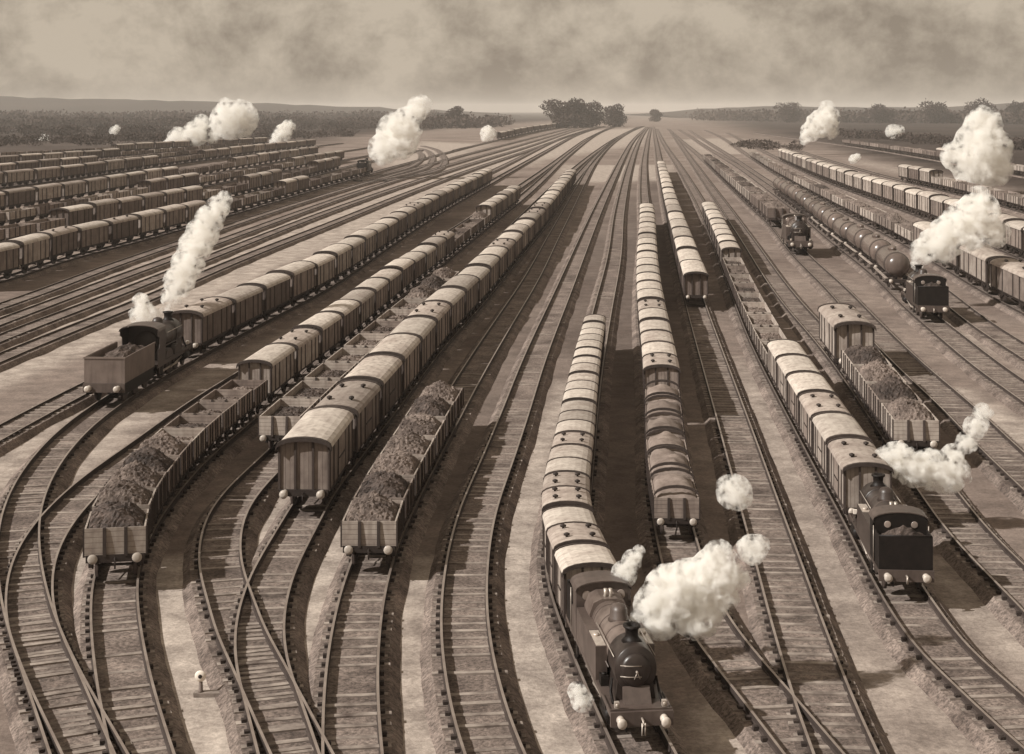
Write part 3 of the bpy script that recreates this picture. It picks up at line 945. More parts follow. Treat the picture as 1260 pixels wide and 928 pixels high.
def row(tname, front, back, seq, s0, s1, where, group, ratio=None, tones=(0.5, 0.35, 0.15), greyp=0.25, fixed=None):
    """a line of wagons coupled along a track between two places; pitch grows evenly from the near to the far end"""
    pa, g = TR[tname]
    a, b_ = pa.near(*front), pa.near(*back)
    kinds = [k for k, c in seq for _ in range(c)]
    n = len(kinds)
    Ltot = b_ - a
    ratio = ratio or 1.0
    r = ratio**(1.0 / max(n - 1, 1))
    p0 = Ltot * (r - 1) / (r**n - 1) if abs(r - 1) > 1e-6 else Ltot / n
    rr = random.Random(tname)
    s = a
    for i, k in enumerate(kinds):
        p = p0 * r**i
        t = (s - a) / Ltot
        sc = s0 + (s1 - s0) * t
        (x, y), (tx, ty) = pa.at(s + p / 2)
        head = math.atan2(-tx, ty)
        lod = 0 if y < 92 else (1 if y < 230 else 2)
        u = rr.random()
        tone = 0 if u < tones[0] else (1 if u < tones[0] + tones[1] else 2)
        if k == 'covered_van':
            q_ = rr.random(); grey = 1 if q_ < greyp else (2 if q_ < greyp + 0.28 else 0)
            if fixed and i in fixed:
                tone, grey = fixed[i]
            var = (tone, grey)
            d = ['pale-planked', 'mid-brown', 'dark-planked'][tone] + [' van, pale arched roof,', ' van, dull vented roof,', ' van, sooty arched roof,'][grey]
            cat = 'van'
        elif k == 'tank_wagon':
            var = (0, 0); d = 'dark round tank wagon'; cat = 'tank wagon'
        else:
            var = (tone, rr.randrange(1, 7))
            d = ['pale', 'brown', 'dark'][tone] + {'coal_wagon': ' open wagon heaped with coal', 'empty_wagon': ' half-empty open wagon', 'sheeted_wagon': ' wagon sheeted with tarpaulin'}[k]
            cat = 'wagon'
        place(k, var, lod, (x, y, RAIL_Z + 0.004), head, (sc, p / 5.5, sc * (1 + 0.035 * rr.uniform(-1, 1))), f'{ORD[i]} in line, {d} {where}', cat, group)
        s += p

V, C, E, S, T = 'covered_van', 'coal_wagon', 'empty_wagon', 'sheeted_wagon', 'tank_wagon'
row('loco_left', (238, 441), (600, 226), [(V, 24)], 0.95, 1.0, 'behind the left tender engine', 'vans behind the left tender engine', 1.5, (0.2, 0.5, 0.3), 0.15)
row('coal_left', (140, 716), (322, 506), [(C, 5), (E, 5)], 0.92, 0.86, 'in the lower-left coal row', 'lower left coal wagons', 1.25, (0.35, 0.5, 0.15))
row('coal_left', (328, 503), (634, 249), [(V, 12), (E, 4), (C, 1), (V, 6)], 0.80, 0.95, 'behind the lower-left coal row', 'wagons behind the lower left coal row', 1.5, (0.25, 0.5, 0.25), 0.1, {0: (0, 0)})
row('open_row', (345, 560), (552, 358), [(E, 8), (C, 3)], 0.88, 0.9, 'just left of the tall van row', 'open wagons beside the tall vans', 1.35, (0.6, 0.4, 0.0))
row('tall_vans', (374, 634), (704, 226), [(V, 28)], 0.92, 0.98, 'in the tall centre-left van row', 'tall centre left van row', 1.9, (0.1, 0.6, 0.3), 0.18, {0: (1, 0), 1: (1, 1), 5: (1, 1)})
row('loaded_row', (453, 703), (549, 516), [(C, 7)], 0.86, 0.88, 'in the short row left of centre', 'short loaded row left of centre', 1.3, (0.75, 0.25, 0.0))
row('narrow_row', (831, 664), (815, 515), [(S, 6)], 0.76, 0.80, 'at the near end of the narrow row', 'sheeted wagons of the narrow row', 1.2, (0.1, 0.6, 0.3))
row('narrow_row', (815, 512), (796, 273), [(V, 21)], 0.82, 0.84, 'behind the six sheeted wagons', 'vans behind the sheeted wagons', 2.2, (0.2, 0.6, 0.2), 0.12, {0: (1, 1)})
row('dark_end', (857, 377), (813, 210), [(V, 17)], 0.86, 0.85, 'in the row right of the sheeted wagons', 'short row right of centre', 2.0, (0.1, 0.4, 0.5), 0.1, {0: (2, 0)})
row('short_row', (1127, 568), (1058, 470), [(C, 4)], 0.92, 1.0, 'in the short line at right', 'coal wagons of the short line at right', 1.2, (0.95, 0.05, 0.0))
row('short_row', (1052, 463), (1024, 432), [(V, 1)], 1.04, 1.04, 'standing alone behind four coal wagons', None, 1.0, (1, 0, 0), 1.0, {0: (0, 1)})
row('far_right', (1300, 271), (1110, 222), [(E, 9), (V, 3)], 1.1, 1.2, 'on the farthest right track', 'farthest right wagons', 1.2, (0.3, 0.3, 0.4))
row('opens_right', (1285, 391), (926, 194), [(V, 4), (C, 9), (E, 9)], 1.05, 1.0, 'in the open-wagon row at right', 'open wagon row at right', 1.7, (0.6, 0.4, 0.0), 0.3)
row('vans_right', (1300, 331), (962, 197), [(V, 28)], 1.18, 1.2, 'in the far-right long van row', 'far right long van row', 1.8, (0.5, 0.4, 0.1), 0.1)
row('left_one', (-40, 354), (448, 215), [(V, 8), (E, 5), (V, 2), (E, 6)], 1.05, 1.0, 'in the nearest of the left rows', 'nearest far left row', 1.5, (0.15, 0.5, 0.35), 0.3)
row('left_two', (-45, 314), (414, 208), [(E, 3), (V, 6), (E, 3), (V, 3), (E, 4), (V, 3)], 1.1, 1.05, 'in the second left row', 'second far left row', 1.5, (0.2, 0.5, 0.3), 0.5)
row('left_three', (-45, 288), (420, 197), [(E, 7), (V, 3), (C, 2), (E, 5), (V, 5)], 1.05, 1.0, 'in the third left row', 'third far left row', 1.5, (0.2, 0.5, 0.3), 0.5)
row('left_four', (-45, 268), (388, 191), [(V, 9), (C, 4), (V, 8)], 1.05, 1.0, 'in the fourth left row', 'fourth far left row', 1.4, (0.2, 0.5, 0.3), 0.4)
row('left_five', (-45, 236), (395, 180), [(V, 8), (C, 3), (V, 10)], 1.05, 1.0, 'in the fifth left row', 'fifth far left row', 1.3, (0.2, 0.5, 0.3), 0.4)
row('left_six', (-45, 223), (320, 184), [(V, 6), (C, 6), (E, 6)], 1.05, 1.0, 'in the sixth left row', 'sixth far left row', 1.2, (0.2, 0.5, 0.3), 0.4)
row('left_seven', (-45, 209), (300, 182), [(V, 7), (E, 9)], 1.05, 1.0, 'in the seventh left row', 'seventh far left row', 1.2, (0.1, 0.4, 0.5), 0.4)
row('left_eight', (-45, 198), (330, 177), [(E, 6), (V, 9)], 1.05, 1.0, 'in the eighth, farthest left row', 'eighth far left row', 1.2, (0.1, 0.4, 0.5), 0.4)
row('outer_right', (1310, 224), (1045, 178), [(E, 4), (V, 3), (C, 9)], 1.2, 1.2, 'on the outermost right-hand line', 'outermost right wagons', 1.3, (0.05, 0.35, 0.6))
row('passenger', (612, 172), (686, 157), [(V, 9)], 1.3, 1.3, 'behind the distant steaming train', 'distant train below the big trees', 1.2, (0, 0, 1), 0.0)
row('front_engine', (726, 790), (733, 424), [(V, 22)], 0.76, 0.62, 'behind the bottom-centre tank engine', 'vans behind the bottom centre engine', 1.35, (0.5, 0.4, 0.1), 0.12, {0: (0, 0), 1: (0, 1), 4: (0, 1), 7: (0, 1)})
row('bunker_first', (1070, 652), (871, 269), [(V, 6), (E, 9), (V, 9)], 0.80, 0.82, 'behind the lower-right engine', 'train behind the lower right engine', 1.9, (0.9, 0.1, 0.0), 0.2, {0: (0, 1), 1: (0, 0), 2: (0, 1)})
row('small_engine', (958, 280), (868, 199), [(C, 12)], 1.3, 1.2, 'behind the small right-hand engine', 'coal train of the small engine', 1.3, (0.5, 0.3, 0.2))
row('tank_row', (1106, 358), (956, 238), [(T, 11)], 1.0, 1.0, 'behind the right-hand tank engine', 'tank wagons at right', 1.4)

# ------------------------------------------------------------------ engines (local -Y is the smokebox end)
def engine(tname, pt, scale, label, tender=False, reverse=False, tone=0, half=5.25, wide=1.0, long_=1.0):
    pa, g = TR[tname]
    Lh = (8.6 if tender else half)
    s = pa.near(*pt) + Lh * scale
    (x, y), (tx, ty) = pa.at(s)
    (xa, ya), _ = pa.at(s - Lh * 0.6 * scale); (xb, yb), _ = pa.at(s + Lh * 0.6 * scale)
    head = math.atan2(-(xb - xa), yb - ya) + (math.pi if reverse else 0)
    name = 'tender_engine' if tender else 'tank_engine'
    root = bpy.data.objects.new(name, None)
    COL.objects.link(root)
    root.location = (x, y, RAIL_Z + 0.004); root.rotation_euler = (0, 0, head); root.scale = (scale * wide, scale * long_, scale)
    thing(root, label, 'steam engine', 'steam engines')
    paint = M_LOCOG if tone else M_LOCO
    off = -3.3 if tender else 0.0
    def part(nm, m, fn, parent=None):
        mb = MB(); fn(mb)
        o = link(nm, mb.mesh(nm, m), parent or root)
        if parent is None:
            o.location = (0, off if nm not in TEND else 0, 0)
        return o
    TEND = ('tender_body', 'tender_frame', 'tender_coal', 'tender_tank_top')
    rear = 3.55 if tender else 4.85
    part('footplate', paint, lambda m: (m.box(-1.25, 1.25, -4.9, rear, 1.12, 1.22), m.box(-1.22, -1.17, -4.9, rear, 0.98, 1.12), m.box(1.17, 1.22, -4.9, rear, 0.98, 1.12)))
    part('frame', M_BLACK, lambda m: (m.box(-0.62, -0.55, -4.85, rear, 0.45, 1.12), m.box(0.55, 0.62, -4.85, rear, 0.45, 1.12), m.box(-0.55, 0.55, -3.9, -2.6, 0.7, 1.12), m.box(-0.55, 0.55, 0.5, 2.2, 0.5, 1.12)))
    fb = part('buffer_beam', paint, lambda m: m.box(-1.25, 1.25, -5.0, -4.88, 0.72, 1.24))
    def buf(m, sx, y0, sy):
        m.lathe('y', (sx * 0.87, y0, 0.98), [(0.16, 0), (0.15, sy * 0.12), (0.09, sy * 0.14), (0.08, sy * 0.32), (0.19, sy * 0.34), (0.19, sy * 0.39), (0.06, sy * 0.41)], 18)
    for sx in (-1, 1):
        part('buffer', M_BUFF, lambda m: buf(m, sx, -5.0, -1), fb)
    part('coupling', M_BRIGHT, lambda m: (m.tube([(0, -5.0, 1.0), (0, -5.25, 1.0), (0, -5.3, 0.85)], 0.05), m.tube([(-0.06, -5.28, 0.95), (-0.06, -5.26, 0.5), (0.06, -5.26, 0.5), (0.06, -5.28, 0.95)], 0.03)), fb)
    # front platform: tool box lip and lamp irons
    part('platform_rail', M_LOCOG, lambda m: (m.box(-1.24, 1.24, -4.87, -4.82, 1.22, 1.3), m.box(-1.24, -1.2, -4.82, -3.4, 1.22, 1.28), m.box(1.2, 1.24, -4.82, -3.4, 1.22, 1.28),
                                              m.prism_x([(-3.95, 1.22), (-4.35, 1.22), (-3.95, 1.75)], -0.55, 0.55)))
    for sx in (-1, 1):
        part('lamp', M_WHITE if not tone else M_BRIGHT, lambda m: (m.box(sx * 0.95 - 0.09, sx * 0.95 + 0.09, -4.8, -4.64, 1.3, 1.52), m.lathe('y', (sx * 0.95, -4.8, 1.42), [(0.07, 0), (0.07, -0.04), (0.03, -0.05)], 10)))
    sb = part('smokebox', M_SMOKE, lambda m: (m.lathe('y', (0, 0, 2.35), [(0.1, -3.93), (0.84, -3.92), (0.86, -3.88), (0.86, -2.55), (0.83, -2.5)], 32),
                                              m.prism([(-0.82, 1.22), (0.82, 1.22), (0.7, 2.0), (-0.7, 2.0)], -3.85, -2.6)))
    dr = part('smokebox_door', M_SMOKE, lambda m: m.lathe('y', (0, 0, 2.32), [(0.62, -3.93), (0.62, -3.97), (0.5, -4.04), (0.25, -4.09), (0.05, -4.1)], 28), sb)
    part('door_strap', M_BRIGHT, lambda m: (m.tube([(-0.64, -3.97, 2.52), (-0.3, -4.08, 2.52), (0.2, -4.09, 2.52)], 0.022), m.tube([(-0.64, -3.97, 2.12), (-0.3, -4.08, 2.12), (0.2, -4.09, 2.12)], 0.022), m.lathe('y', (0, 0, 2.32), [(0.05, -4.08), (0.05, -4.2), (0.03, -4.21)], 10), m.tube([(0, -4.18, 2.32), (-0.12, -4.19, 2.08)], 0.02), m.tube([(0, -4.16, 2.32), (0.12, -4.17, 2.08)], 0.02)))
    part('boiler', M_BOILER if tone else paint, lambda m: m.lathe('y', (0, 0, 2.35), [(0.76, -2.52), (0.78, -2.5), (0.78, 1.9), (0.76, 1.92)], 32))
    for y in (-1.5, -0.3, 0.7):
        part('boiler_band', M_LOCOG, lambda m: m.lathe('y', (0, y, 2.35), [(0.775, -0.04), (0.795, -0.035), (0.795, 0.035), (0.775, 0.04)], 32, smooth=False))
    part('firebox', M_BOILER if tone else paint, lambda m: m.prism([(-0.85, 1.22), (0.85, 1.22), (0.88, 2.6), (0.7, 3.05), (0.35, 3.2), (-0.35, 3.2), (-0.7, 3.05), (-0.88, 2.6)], 1.1, 2.3 if not tender else 1.75))
    part('chimney', M_BLACK, lambda m: m.lathe('z', (0, -3.2, 0), [(0.42, 3.12), (0.3, 3.25), (0.25, 3.35), (0.27, 3.6), (0.35, 3.66), (0.35, 3.73), (0.22, 3.74), (0.2, 3.5)], 20))
    part('dome', paint, lambda m: m.lathe('z', (0, -0.75, 0), [(0.46, 3.02), (0.38, 3.15), (0.36, 3.45), (0.28, 3.6), (0.1, 3.68)], 20))
    part('safety_valve', M_BRIGHT, lambda m: (m.lathe('z', (-0.1, 1.45, 0), [(0.12, 3.15), (0.07, 3.3), (0.09, 3.5)], 10), m.lathe('z', (0.12, 1.45, 0), [(0.12, 3.15), (0.07, 3.3), (0.09, 3.5)], 10)))
    for sx in (-1, 1):
        part('handrail', M_BRIGHT, lambda m: m.tube([(sx * 0.84, -3.7, 2.75), (sx * 0.84, -0.2, 2.75)], 0.022))
        part('pipe', M_BLACK, lambda m: m.tube([(sx * 0.9, -3.6, 1.95), (sx * 0.98, -3.75, 1.5), (sx * 0.98, -4.2, 1.25)], 0.06))
        part('cylinder', M_BLACK, lambda m: (m.lathe('y', (sx * 1.0, -3.5, 0.72), [(0.1, -0.62), (0.3, -0.6), (0.3, 0.5), (0.1, 0.52)], 16), m.box(sx * 1.0 - 0.25, sx * 1.0 + 0.25, -4.0, -3.1, 0.9, 1.12)))
        if not tender:
            part('side_tank', paint, lambda m: m.box(sx * 1.0 - 0.24, sx * 1.0 + 0.24, -2.0, 2.25, 1.22, 2.5))
            part('tank_lid', M_BRIGHT, lambda m: (m.box(sx * 1.0 - 0.2, sx * 1.0 + 0.2, -1.95, -0.4, 2.5, 2.52), m.lathe('z', (sx * 1.0, -0.9, 0), [(0.14, 2.52), (0.14, 2.58), (0.05, 2.61)], 10)))
        else:
            part('splasher', paint, lambda m: [m.prism_x([(yy + 0.85 * math.cos(a), 1.22 + 0.62 * math.sin(a)) for a in np.linspace(0, math.pi, 11)], sx * 0.98 - 0.18, sx * 0.98 + 0.18) for yy in (-1.6, 0.5)])
        for yy, r_ in ((-2.1, 0.66), (-0.35, 0.66), (1.4, 0.66)) + (((-3.9, 0.42),) if tender else ((3.6, 0.45),)):
            def drv(m):
                m.lathe('x', (sx * 0.79, yy, r_), [(r_ - 0.1, -0.07), (r_, -0.07), (r_, 0.07), (r_ - 0.1, 0.07)], 24)
                m.lathe('x', (sx * 0.79, yy, r_), [(0.14, -0.09), (0.14, 0.1), (0.05, 0.11)], 12)
                for k in range(8):
                    a = k * math.pi / 4
                    m.tube([(sx * 0.79, yy + 0.1 * math.cos(a), r_ + 0.1 * math.sin(a)), (sx * 0.79, yy + (r_ - 0.06) * math.cos(a), r_ + (r_ - 0.06) * math.sin(a))], 0.035, 5)
            part('driving_wheel' if r_ > 0.5 else 'carrying_wheel', M_WHEEL, drv)
        part('running_pipe', M_LOCOG, lambda m: m.tube([(sx * 0.80, -2.5, 1.9), (sx * 0.83, -1.0, 1.95), (sx * 0.83, 1.0, 1.95)], 0.035))
        part('sandbox', M_BLACK, lambda m: (m.box(sx * 0.98 - 0.16, sx * 0.98 + 0.16, -2.6, -2.2, 1.22, 1.6), m.lathe('z', (sx * 0.98, -2.4, 0), [(0.1, 1.6), (0.1, 1.65), (0.04, 1.68)], 10)))
        part('coupling_rod', M_BRIGHT, lambda m: m.box(sx * 0.93 - 0.03, sx * 0.93 + 0.03, -2.2, 1.5, 0.42, 0.54))
        part('connecting_rod', M_BRIGHT, lambda m: m.tube([(sx * 1.0, -3.0, 0.72), (sx * 1.0, -0.35, 0.45)], 0.05))
        part('cab_step', M_BLACK, lambda m: (m.box(sx * 1.18 - 0.03, sx * 1.18 + 0.03, 2.2, 2.6, 0.4, 1.12), m.box(sx * 1.05, sx * 1.3, 2.2, 2.6, 0.4, 0.44)))
    # cab
    c0, c1 = (1.75, 3.45) if tender else (2.3, 3.5)
    zr = 3.33 if tender else 3.16
    def cab(m):
        for sx in (-1, 1):
            m.prism_x([(c0, 1.22), (c1, 1.22), (c1, 2.2), (c1 - 0.3, 2.2), (c1 - 0.42, 2.45), (c1 - 0.42, 2.85), (c1 - 0.2, 3.0), (c1, 3.0), (c1, zr + 0.01), (c0, zr + 0.01)], sx * 1.22 - 0.025, sx * 1.22 + 0.025)
        m.prism([(-1.195, 1.22), (1.195, 1.22)] + list(reversed(arc(1.195, zr, 0.34))), c0, c0 + 0.05)
        if not tender:
            m.prism([(-1.195, 2.3), (1.195, 2.3)] + list(reversed(arc(1.195, zr, 0.34))), c1 - 0.05, c1)
    cb = part('cab', M_BLACK if reverse and not tender else paint, cab)
    up = arc(1.30, zr, 0.40)
    part('cab_roof', M_LOCOG, lambda m: m.prism(up + [(x, z - 0.05) for x, z in reversed(up)], c0 - 0.1, c1 + 0.04), cb)
    for sx in (-1, 1):
        part('spectacle', M_GLASS, lambda m: m.lathe('y', (sx * 0.78, c0, zr - 0.2), [(0.2, 0.003), (0.2, -0.03), (0.17, -0.035)], 18), cb)
        if not tender:
            part('spectacle', M_GLASS, lambda m: m.lathe('y', (sx * 0.62, c1, zr - 0.2), [(0.16, -0.003), (0.16, 0.03), (0.14, 0.035)], 18), cb)
            part('cab_pillar', M_BRIGHT, lambda m: m.tube([(sx * 1.27, c1, 1.3), (sx * 1.27, c1, 2.9)], 0.022), cb)
    if not tender:
        def bunk(m):
            m.box(-1.22, 1.22, 4.72, 4.8, 1.22, 2.75)
            for sx in (-1, 1):
                m.box(sx * 1.19 - 0.03, sx * 1.19 + 0.03, 3.5, 4.72, 1.22, 2.75)
            m.tube([(-1.2, 4.77, 2.76), (1.2, 4.77, 2.76)], 0.05)
            m.box(-1.16, 1.16, 3.52, 4.7, 1.22, 2.1)
        part('bunker', M_BLACK, bunk)
        def heap(m):
            r = np.random.default_rng(5)
            X = np.linspace(-1.13, 1.13, 13); Yy = np.linspace(3.52, 4.7, 9)
            vs = [(x, y, 2.42 + 0.55 * (1 - (abs(x) / 1.13)**2) * (1 - ((y - 4.05) / 0.7)**2) + r.normal(0, 0.06)) for y in Yy for x in X]
            fs = [(j * 13 + i, j * 13 + i + 1, (j + 1) * 13 + i + 1, (j + 1) * 13 + i) for j in range(8) for i in range(12)]
            m.add(vs, fs)
        part('coal', M_COALD, heap)
        rb = part('rear_beam', M_LOCOG, lambda m: m.box(-1.25, 1.25, 4.85, 4.97, 0.72, 1.24))
        for sx in (-1, 1):
            part('buffer', M_BUFF, lambda m: buf(m, sx, 4.97, 1), rb)
        part('coupling', M_BRIGHT, lambda m: m.tube([(0, 4.97, 1.0), (0, 5.2, 1.0), (0, 5.24, 0.7)], 0.05), rb)
    else:
        y0, y1 = 0.75, 7.1            # tender, in the coordinates of the whole engine
        part('tender_frame', M_BLACK, lambda m: (m.box(-1.1, -1.02, y0, y1, 0.5, 1.15), m.box(1.02, 1.1, y0, y1, 0.5, 1.15), m.box(-1.2, 1.2, y0, y1, 1.15, 1.24)))
        def tb(m):
            for sx in (-1, 1):
                m.box(sx * 1.19 - 0.03, sx * 1.19 + 0.03, y0 + 0.1, y1 - 0.12, 1.24, 2.75)
                m.box(sx * 1.24 - 0.03, sx * 1.24 + 0.03, y0 + 0.1, y1 - 0.12, 2.68, 2.78)
            m.box(-1.22, 1.22, y1 - 0.12, y1 - 0.04, 1.24, 2.75)
            m.box(-1.26, 1.26, y1 - 0.14, y1 - 0.0, 2.68, 2.79)
        part('tender_body', M_TENDER, tb)
        part('tender_tank_top', M_LOCO, lambda m: (m.box(-1.15, 1.15, y0 + 0.1, y1 - 0.13, 2.2, 2.3), m.lathe('z', (0, y1 - 0.7, 0), [(0.3, 2.3), (0.3, 2.6), (0.1, 2.65)], 14)))
        def heap(m):
            r = np.random.default_rng(5)
            X = np.linspace(-1.12, 1.12, 13); Yy = np.linspace(y0 + 0.15, y1 - 1.4, 17)
            vs = [(x, y, 2.3 + 0.5 * (1 - (abs(x) / 1.13)**2) * (1 - ((y - 3.0) / 2.9)**2) + r.normal(0, 0.07)) for y in Yy for x in X]
            fs = [(j * 13 + i, j * 13 + i + 1, (j + 1) * 13 + i + 1, (j + 1) * 13 + i) for j in range(16) for i in range(12)]
            m.add(vs, fs)
        part('tender_coal', M_COALD, heap)
        rb = link('rear_beam', mk('rear_beam', M_LOCOG, lambda m: m.box(-1.25, 1.25, y1, y1 + 0.12, 0.72, 1.24)), root)
        for sx in (-1, 1):
            mb = MB(); buf(mb, sx, y1 + 0.12, 1)
            link('buffer', mb.mesh('buffer', M_BUFF), rb)
        for sx in (-1, 1):
            for yy in (1.6, 3.7, 5.8):
                mb = MB()
                mb.lathe('x', (sx * 0.79, yy, 0.55), [(0.1, -0.06), (0.48, -0.07), (0.55, -0.07), (0.55, 0.07), (0.45, 0.07), (0.1, 0.05)], 20)
                link('tender_wheel', mb.mesh('tender_wheel', M_WHEEL), root)
    return root
M_TENDER = mat('tender_panel', 0.19, rough=0.5, var=0.2, scale=1.0, stain=0.4, rnd=0)

engine('front_engine', (788, 915), 0.76, 'steaming black tank engine with round smokebox door at the bottom centre', tone=1, wide=0.92, long_=1.1)
engine('bunker_first', (1118, 738), 0.78, 'black tank engine running bunker first at the lower right', reverse=True)
engine('tank_row', (1150, 396), 1.02, 'dark tank engine hauling round tank wagons at right', reverse=True)
engine('small_engine', (986, 313), 1.2, 'small dark engine facing forward with coal wagons behind, right of centre', tone=1)
engine('loco_left', (130, 504), 1.0, 'tender engine steaming backwards at the head of the left van train', tender=True, reverse=True)
engine('left_one', (449, 216), 1.15, 'tiny distant engine under a white plume at the far left rows', tender=False, reverse=True)

# ------------------------------------------------------------------ ground signal
sx_, sy_ = P(247, 856, 0)
sg = bpy.data.objects.new('ground_signal', None)
COL.objects.link(sg)
sg.location = (sx_, sy_, 0.0)
thing(sg, 'small white disc ground signal between the lower-left tracks', 'signal')
link('base_board', mk('base_board', M_SLEEP, lambda m: m.box(-0.2, 0.75, -0.14, 0.14, 0.0, 0.12)), sg)
link('post', mk('post', M_TENDER, lambda m: m.lathe('z', (0, 0, 0), [(0.1, 0.12), (0.07, 0.16), (0.06, 0.42), (0.05, 0.43)], 12)), sg)
dk = link('disc', mk('disc', M_WHITE, lambda m: m.lathe('y', (0, -0.06, 0.62), [(0.06, 0.03), (0.165, 0.02), (0.175, 0.0), (0.165, -0.02), (0.05, -0.03)], 22)), sg)
link('lamp_eye', mk('lamp_eye', M_IRON, lambda m: m.lathe('y', (0, -0.09, 0.62), [(0.06, 0.01), (0.06, -0.03), (0.03, -0.04)], 12)), dk)

# ------------------------------------------------------------------ far land: low hills, woods, trees
def foliage_mesh(name, clumps, m, seed=1):
    """clumps: (cx, cy, cz, rx, ry, rz, number, size) -> leaf-bunch faces scattered through the volumes"""
    r = np.random.default_rng(seed)
    V_, F_ = [], []
    for cx, cy, cz, rx, ry, rz, num, size in clumps:
        d = r.normal(size=(num, 3)); d /= np.linalg.norm(d, axis=1)[:, None]
        rad = r.uniform(0.35, 1.0, (num, 1))**0.5 * (1 + 0.12 * r.normal(size=(num, 1)))
        c = d * rad * np.array([rx, ry, rz]) + np.array([cx, cy, cz])
        u = r.normal(size=(num, 3)); u /= np.linalg.norm(u, axis=1)[:, None]
        v_ = np.cross(u, r.normal(size=(num, 3))); v_ /= np.linalg.norm(v_, axis=1)[:, None]
        s_ = size * r.uniform(0.6, 1.3, (num, 1))
        q = np.stack([c - u * s_, c + v_ * s_ * 0.7, c + u * s_, c - v_ * s_ * 0.7], 1).reshape(-1, 3)
        o = len(V_)
        V_ += q.tolist()
        F_ += [(o + 4 * i, o + 4 * i + 1, o + 4 * i + 2, o + 4 * i + 3) for i in range(num)]
    me = bpy.data.meshes.new(name)
    me.from_pydata(V_, [], F_)
    me.materials.append(m)
    return me
M_LEAF = mat('foliage_far', 0.062, rough=0.9, var=0.5, scale=0.05, rnd=0.15, spec=0.1)
M_BARK = mat('bark', 0.05, rough=0.9, scale=1.0)
M_HILL = mat('hill_heath', 0.045, rough=0.95, var=0.4, scale=0.004, rnd=0, spec=0.1)

def hill(px, Y, depth=900):
    """a low ridge: crest traced by eye at distance Y, sloping down to the plain on both sides"""
    vs, fs = [], []
    r = np.random.default_rng(len(px))
    n = 90
    xs_ = np.linspace(px[0][0], px[-1][0], n)
    ys_ = np.interp(xs_, [a for a, _ in px], [b_ for _, b_ in px]) + r.normal(0, 0.5, n)
    prof = [(-depth, -0.02), (-depth * 0.5, 0.35), (0, 1.0), (depth * 0.8, 0.6), (depth * 2, -0.02)]
    for dy, k in prof:
        for x, y in zip(xs_, ys_):
            c = PD(x, y, Y)
            vs.append((c.x, Y + dy, max(c.z, 1) * k if k > 0 else -2))
    for j in range(len(prof) - 1):
        for i in range(n - 1):
            fs.append((j * n + i, j * n + i + 1, (j + 1) * n + i + 1, (j + 1) * n + i))
    mb = MB(); mb.add(vs, fs, 0, True)
    structure(link('hills', mb.mesh('hills', M_HILL)))
hill([(-900, 122), (-300, 119), (0, 119), (180, 123), (330, 127), (450, 132), (560, 136), (640, 142)], 4200)
hill([(800, 141), (860, 135), (940, 130), (1060, 132), (1160, 132), (1260, 127), (1600, 124), (2200, 128)], 4000)

def wood(label, line, Yd, hgt, num, seed, group=None):
    r = np.random.default_rng(seed)
    cl = []
    xs_ = [a for a, _ in line]
    for k in range(num):
        x = r.uniform(xs_[0], xs_[-1])
        Y = np.interp(x, xs_, [b_ for _, b_ in line]) * (1 + r.uniform(-0.06, 0.10))
        X = (x - 630) * Y / FOC
        h = hgt * r.uniform(0.55, 1.2)
        cl.append((X, Y, h * 0.42, h * r.uniform(0.9, 2.2), h * 0.9, h * 0.55, 110, h * 0.14))
    o = link('woodland', foliage_mesh('woodland', cl, M_LEAF, seed))
    thing(o, label, 'woodland', None, 'stuff')
wood('dark band of scrub and woods across the left distance', [(-300, 2300), (0, 2300), (250, 2300), (450, 2500), (545, 2600)], 0, 15, 300, 3)
wood('hedge thickets behind the far left wagon rows', [(-300, 1080), (120, 1150), (300, 1250), (470, 1500)], 0, 6, 200, 4)
wood('straggling thickets beyond the farthest left wagon row', [(-200, 760), (120, 820), (330, 960), (440, 1100)], 0, 4.5, 170, 9)
wood('second dark belt of woods on the left plain', [(-300, 1600), (250, 1650), (520, 1800)], 0, 10, 240, 10)
wood('bushy wood behind the white plume left of centre', [(500, 1350), (620, 1700)], 0, 12, 60, 5)
wood('dark band of woods along the right horizon', [(860, 2700), (1000, 2300), (1260, 2000), (1500, 2000)], 0, 17, 260, 6)
wood('rough hedges on the fields at far right', [(1010, 1100), (1150, 820), (1330, 660)], 0, 4.5, 150, 7)
wood('low scrub along the line at right', [(905, 760), (985, 690)], 0, 3.0, 24, 8)

def tree(x, ytop, ybase, wpx, Y, label, seed, group):
    """trunk with limbs and a crown of leaf clumps"""
    r = random.Random(seed)
    base = PD(x, 0, Y); h = max((ybase - ytop) * Y / FOC, 8) 
    top = PD(x, ytop, Y).z
    X = (x - 630) * Y / FOC
    root = bpy.data.objects.new('tree', None)
    COL.objects.link(root)
    root.location = (X, Y, 0)
    thing(root, label, 'tree', group)
    wd = wpx * Y / FOC / 2
    def trunk(m):
        m.lathe('z', (0, 0, 0), [(0.045 * top, -0.3), (0.03 * top, 0.15 * top), (0.022 * top, 0.45 * top), (0.008 * top, 0.8 * top)], 8)
        for k in range(5):
            a = r.uniform(0, 6.28)
            m.tube([(0, 0, top * (0.3 + 0.07 * k)), (0.3 * wd * math.cos(a), 0.3 * wd * math.sin(a), top * (0.5 + 0.05 * k)), (0.6 * wd * math.cos(a), 0.6 * wd * math.sin(a), top * (0.58 + 0.06 * k))], 0.012 * top, 5)
    link('trunk', mk('trunk', M_BARK, trunk), root)
    cl = []
    for k in range(16):
        a = r.uniform(0, 6.28); q = r.uniform(0.1, 0.8)
        cz = top * r.uniform(0.14, 0.82)
        kk = 1 - 0.5 * abs(cz / top - 0.5)
        cl.append((q * wd * math.cos(a) * kk, q * wd * math.sin(a) * kk, cz, wd * 0.5, wd * 0.5, top * 0.2, 230, top * 0.036))
    link('crown', foliage_mesh('crown', cl, M_LEAF, seed), root)
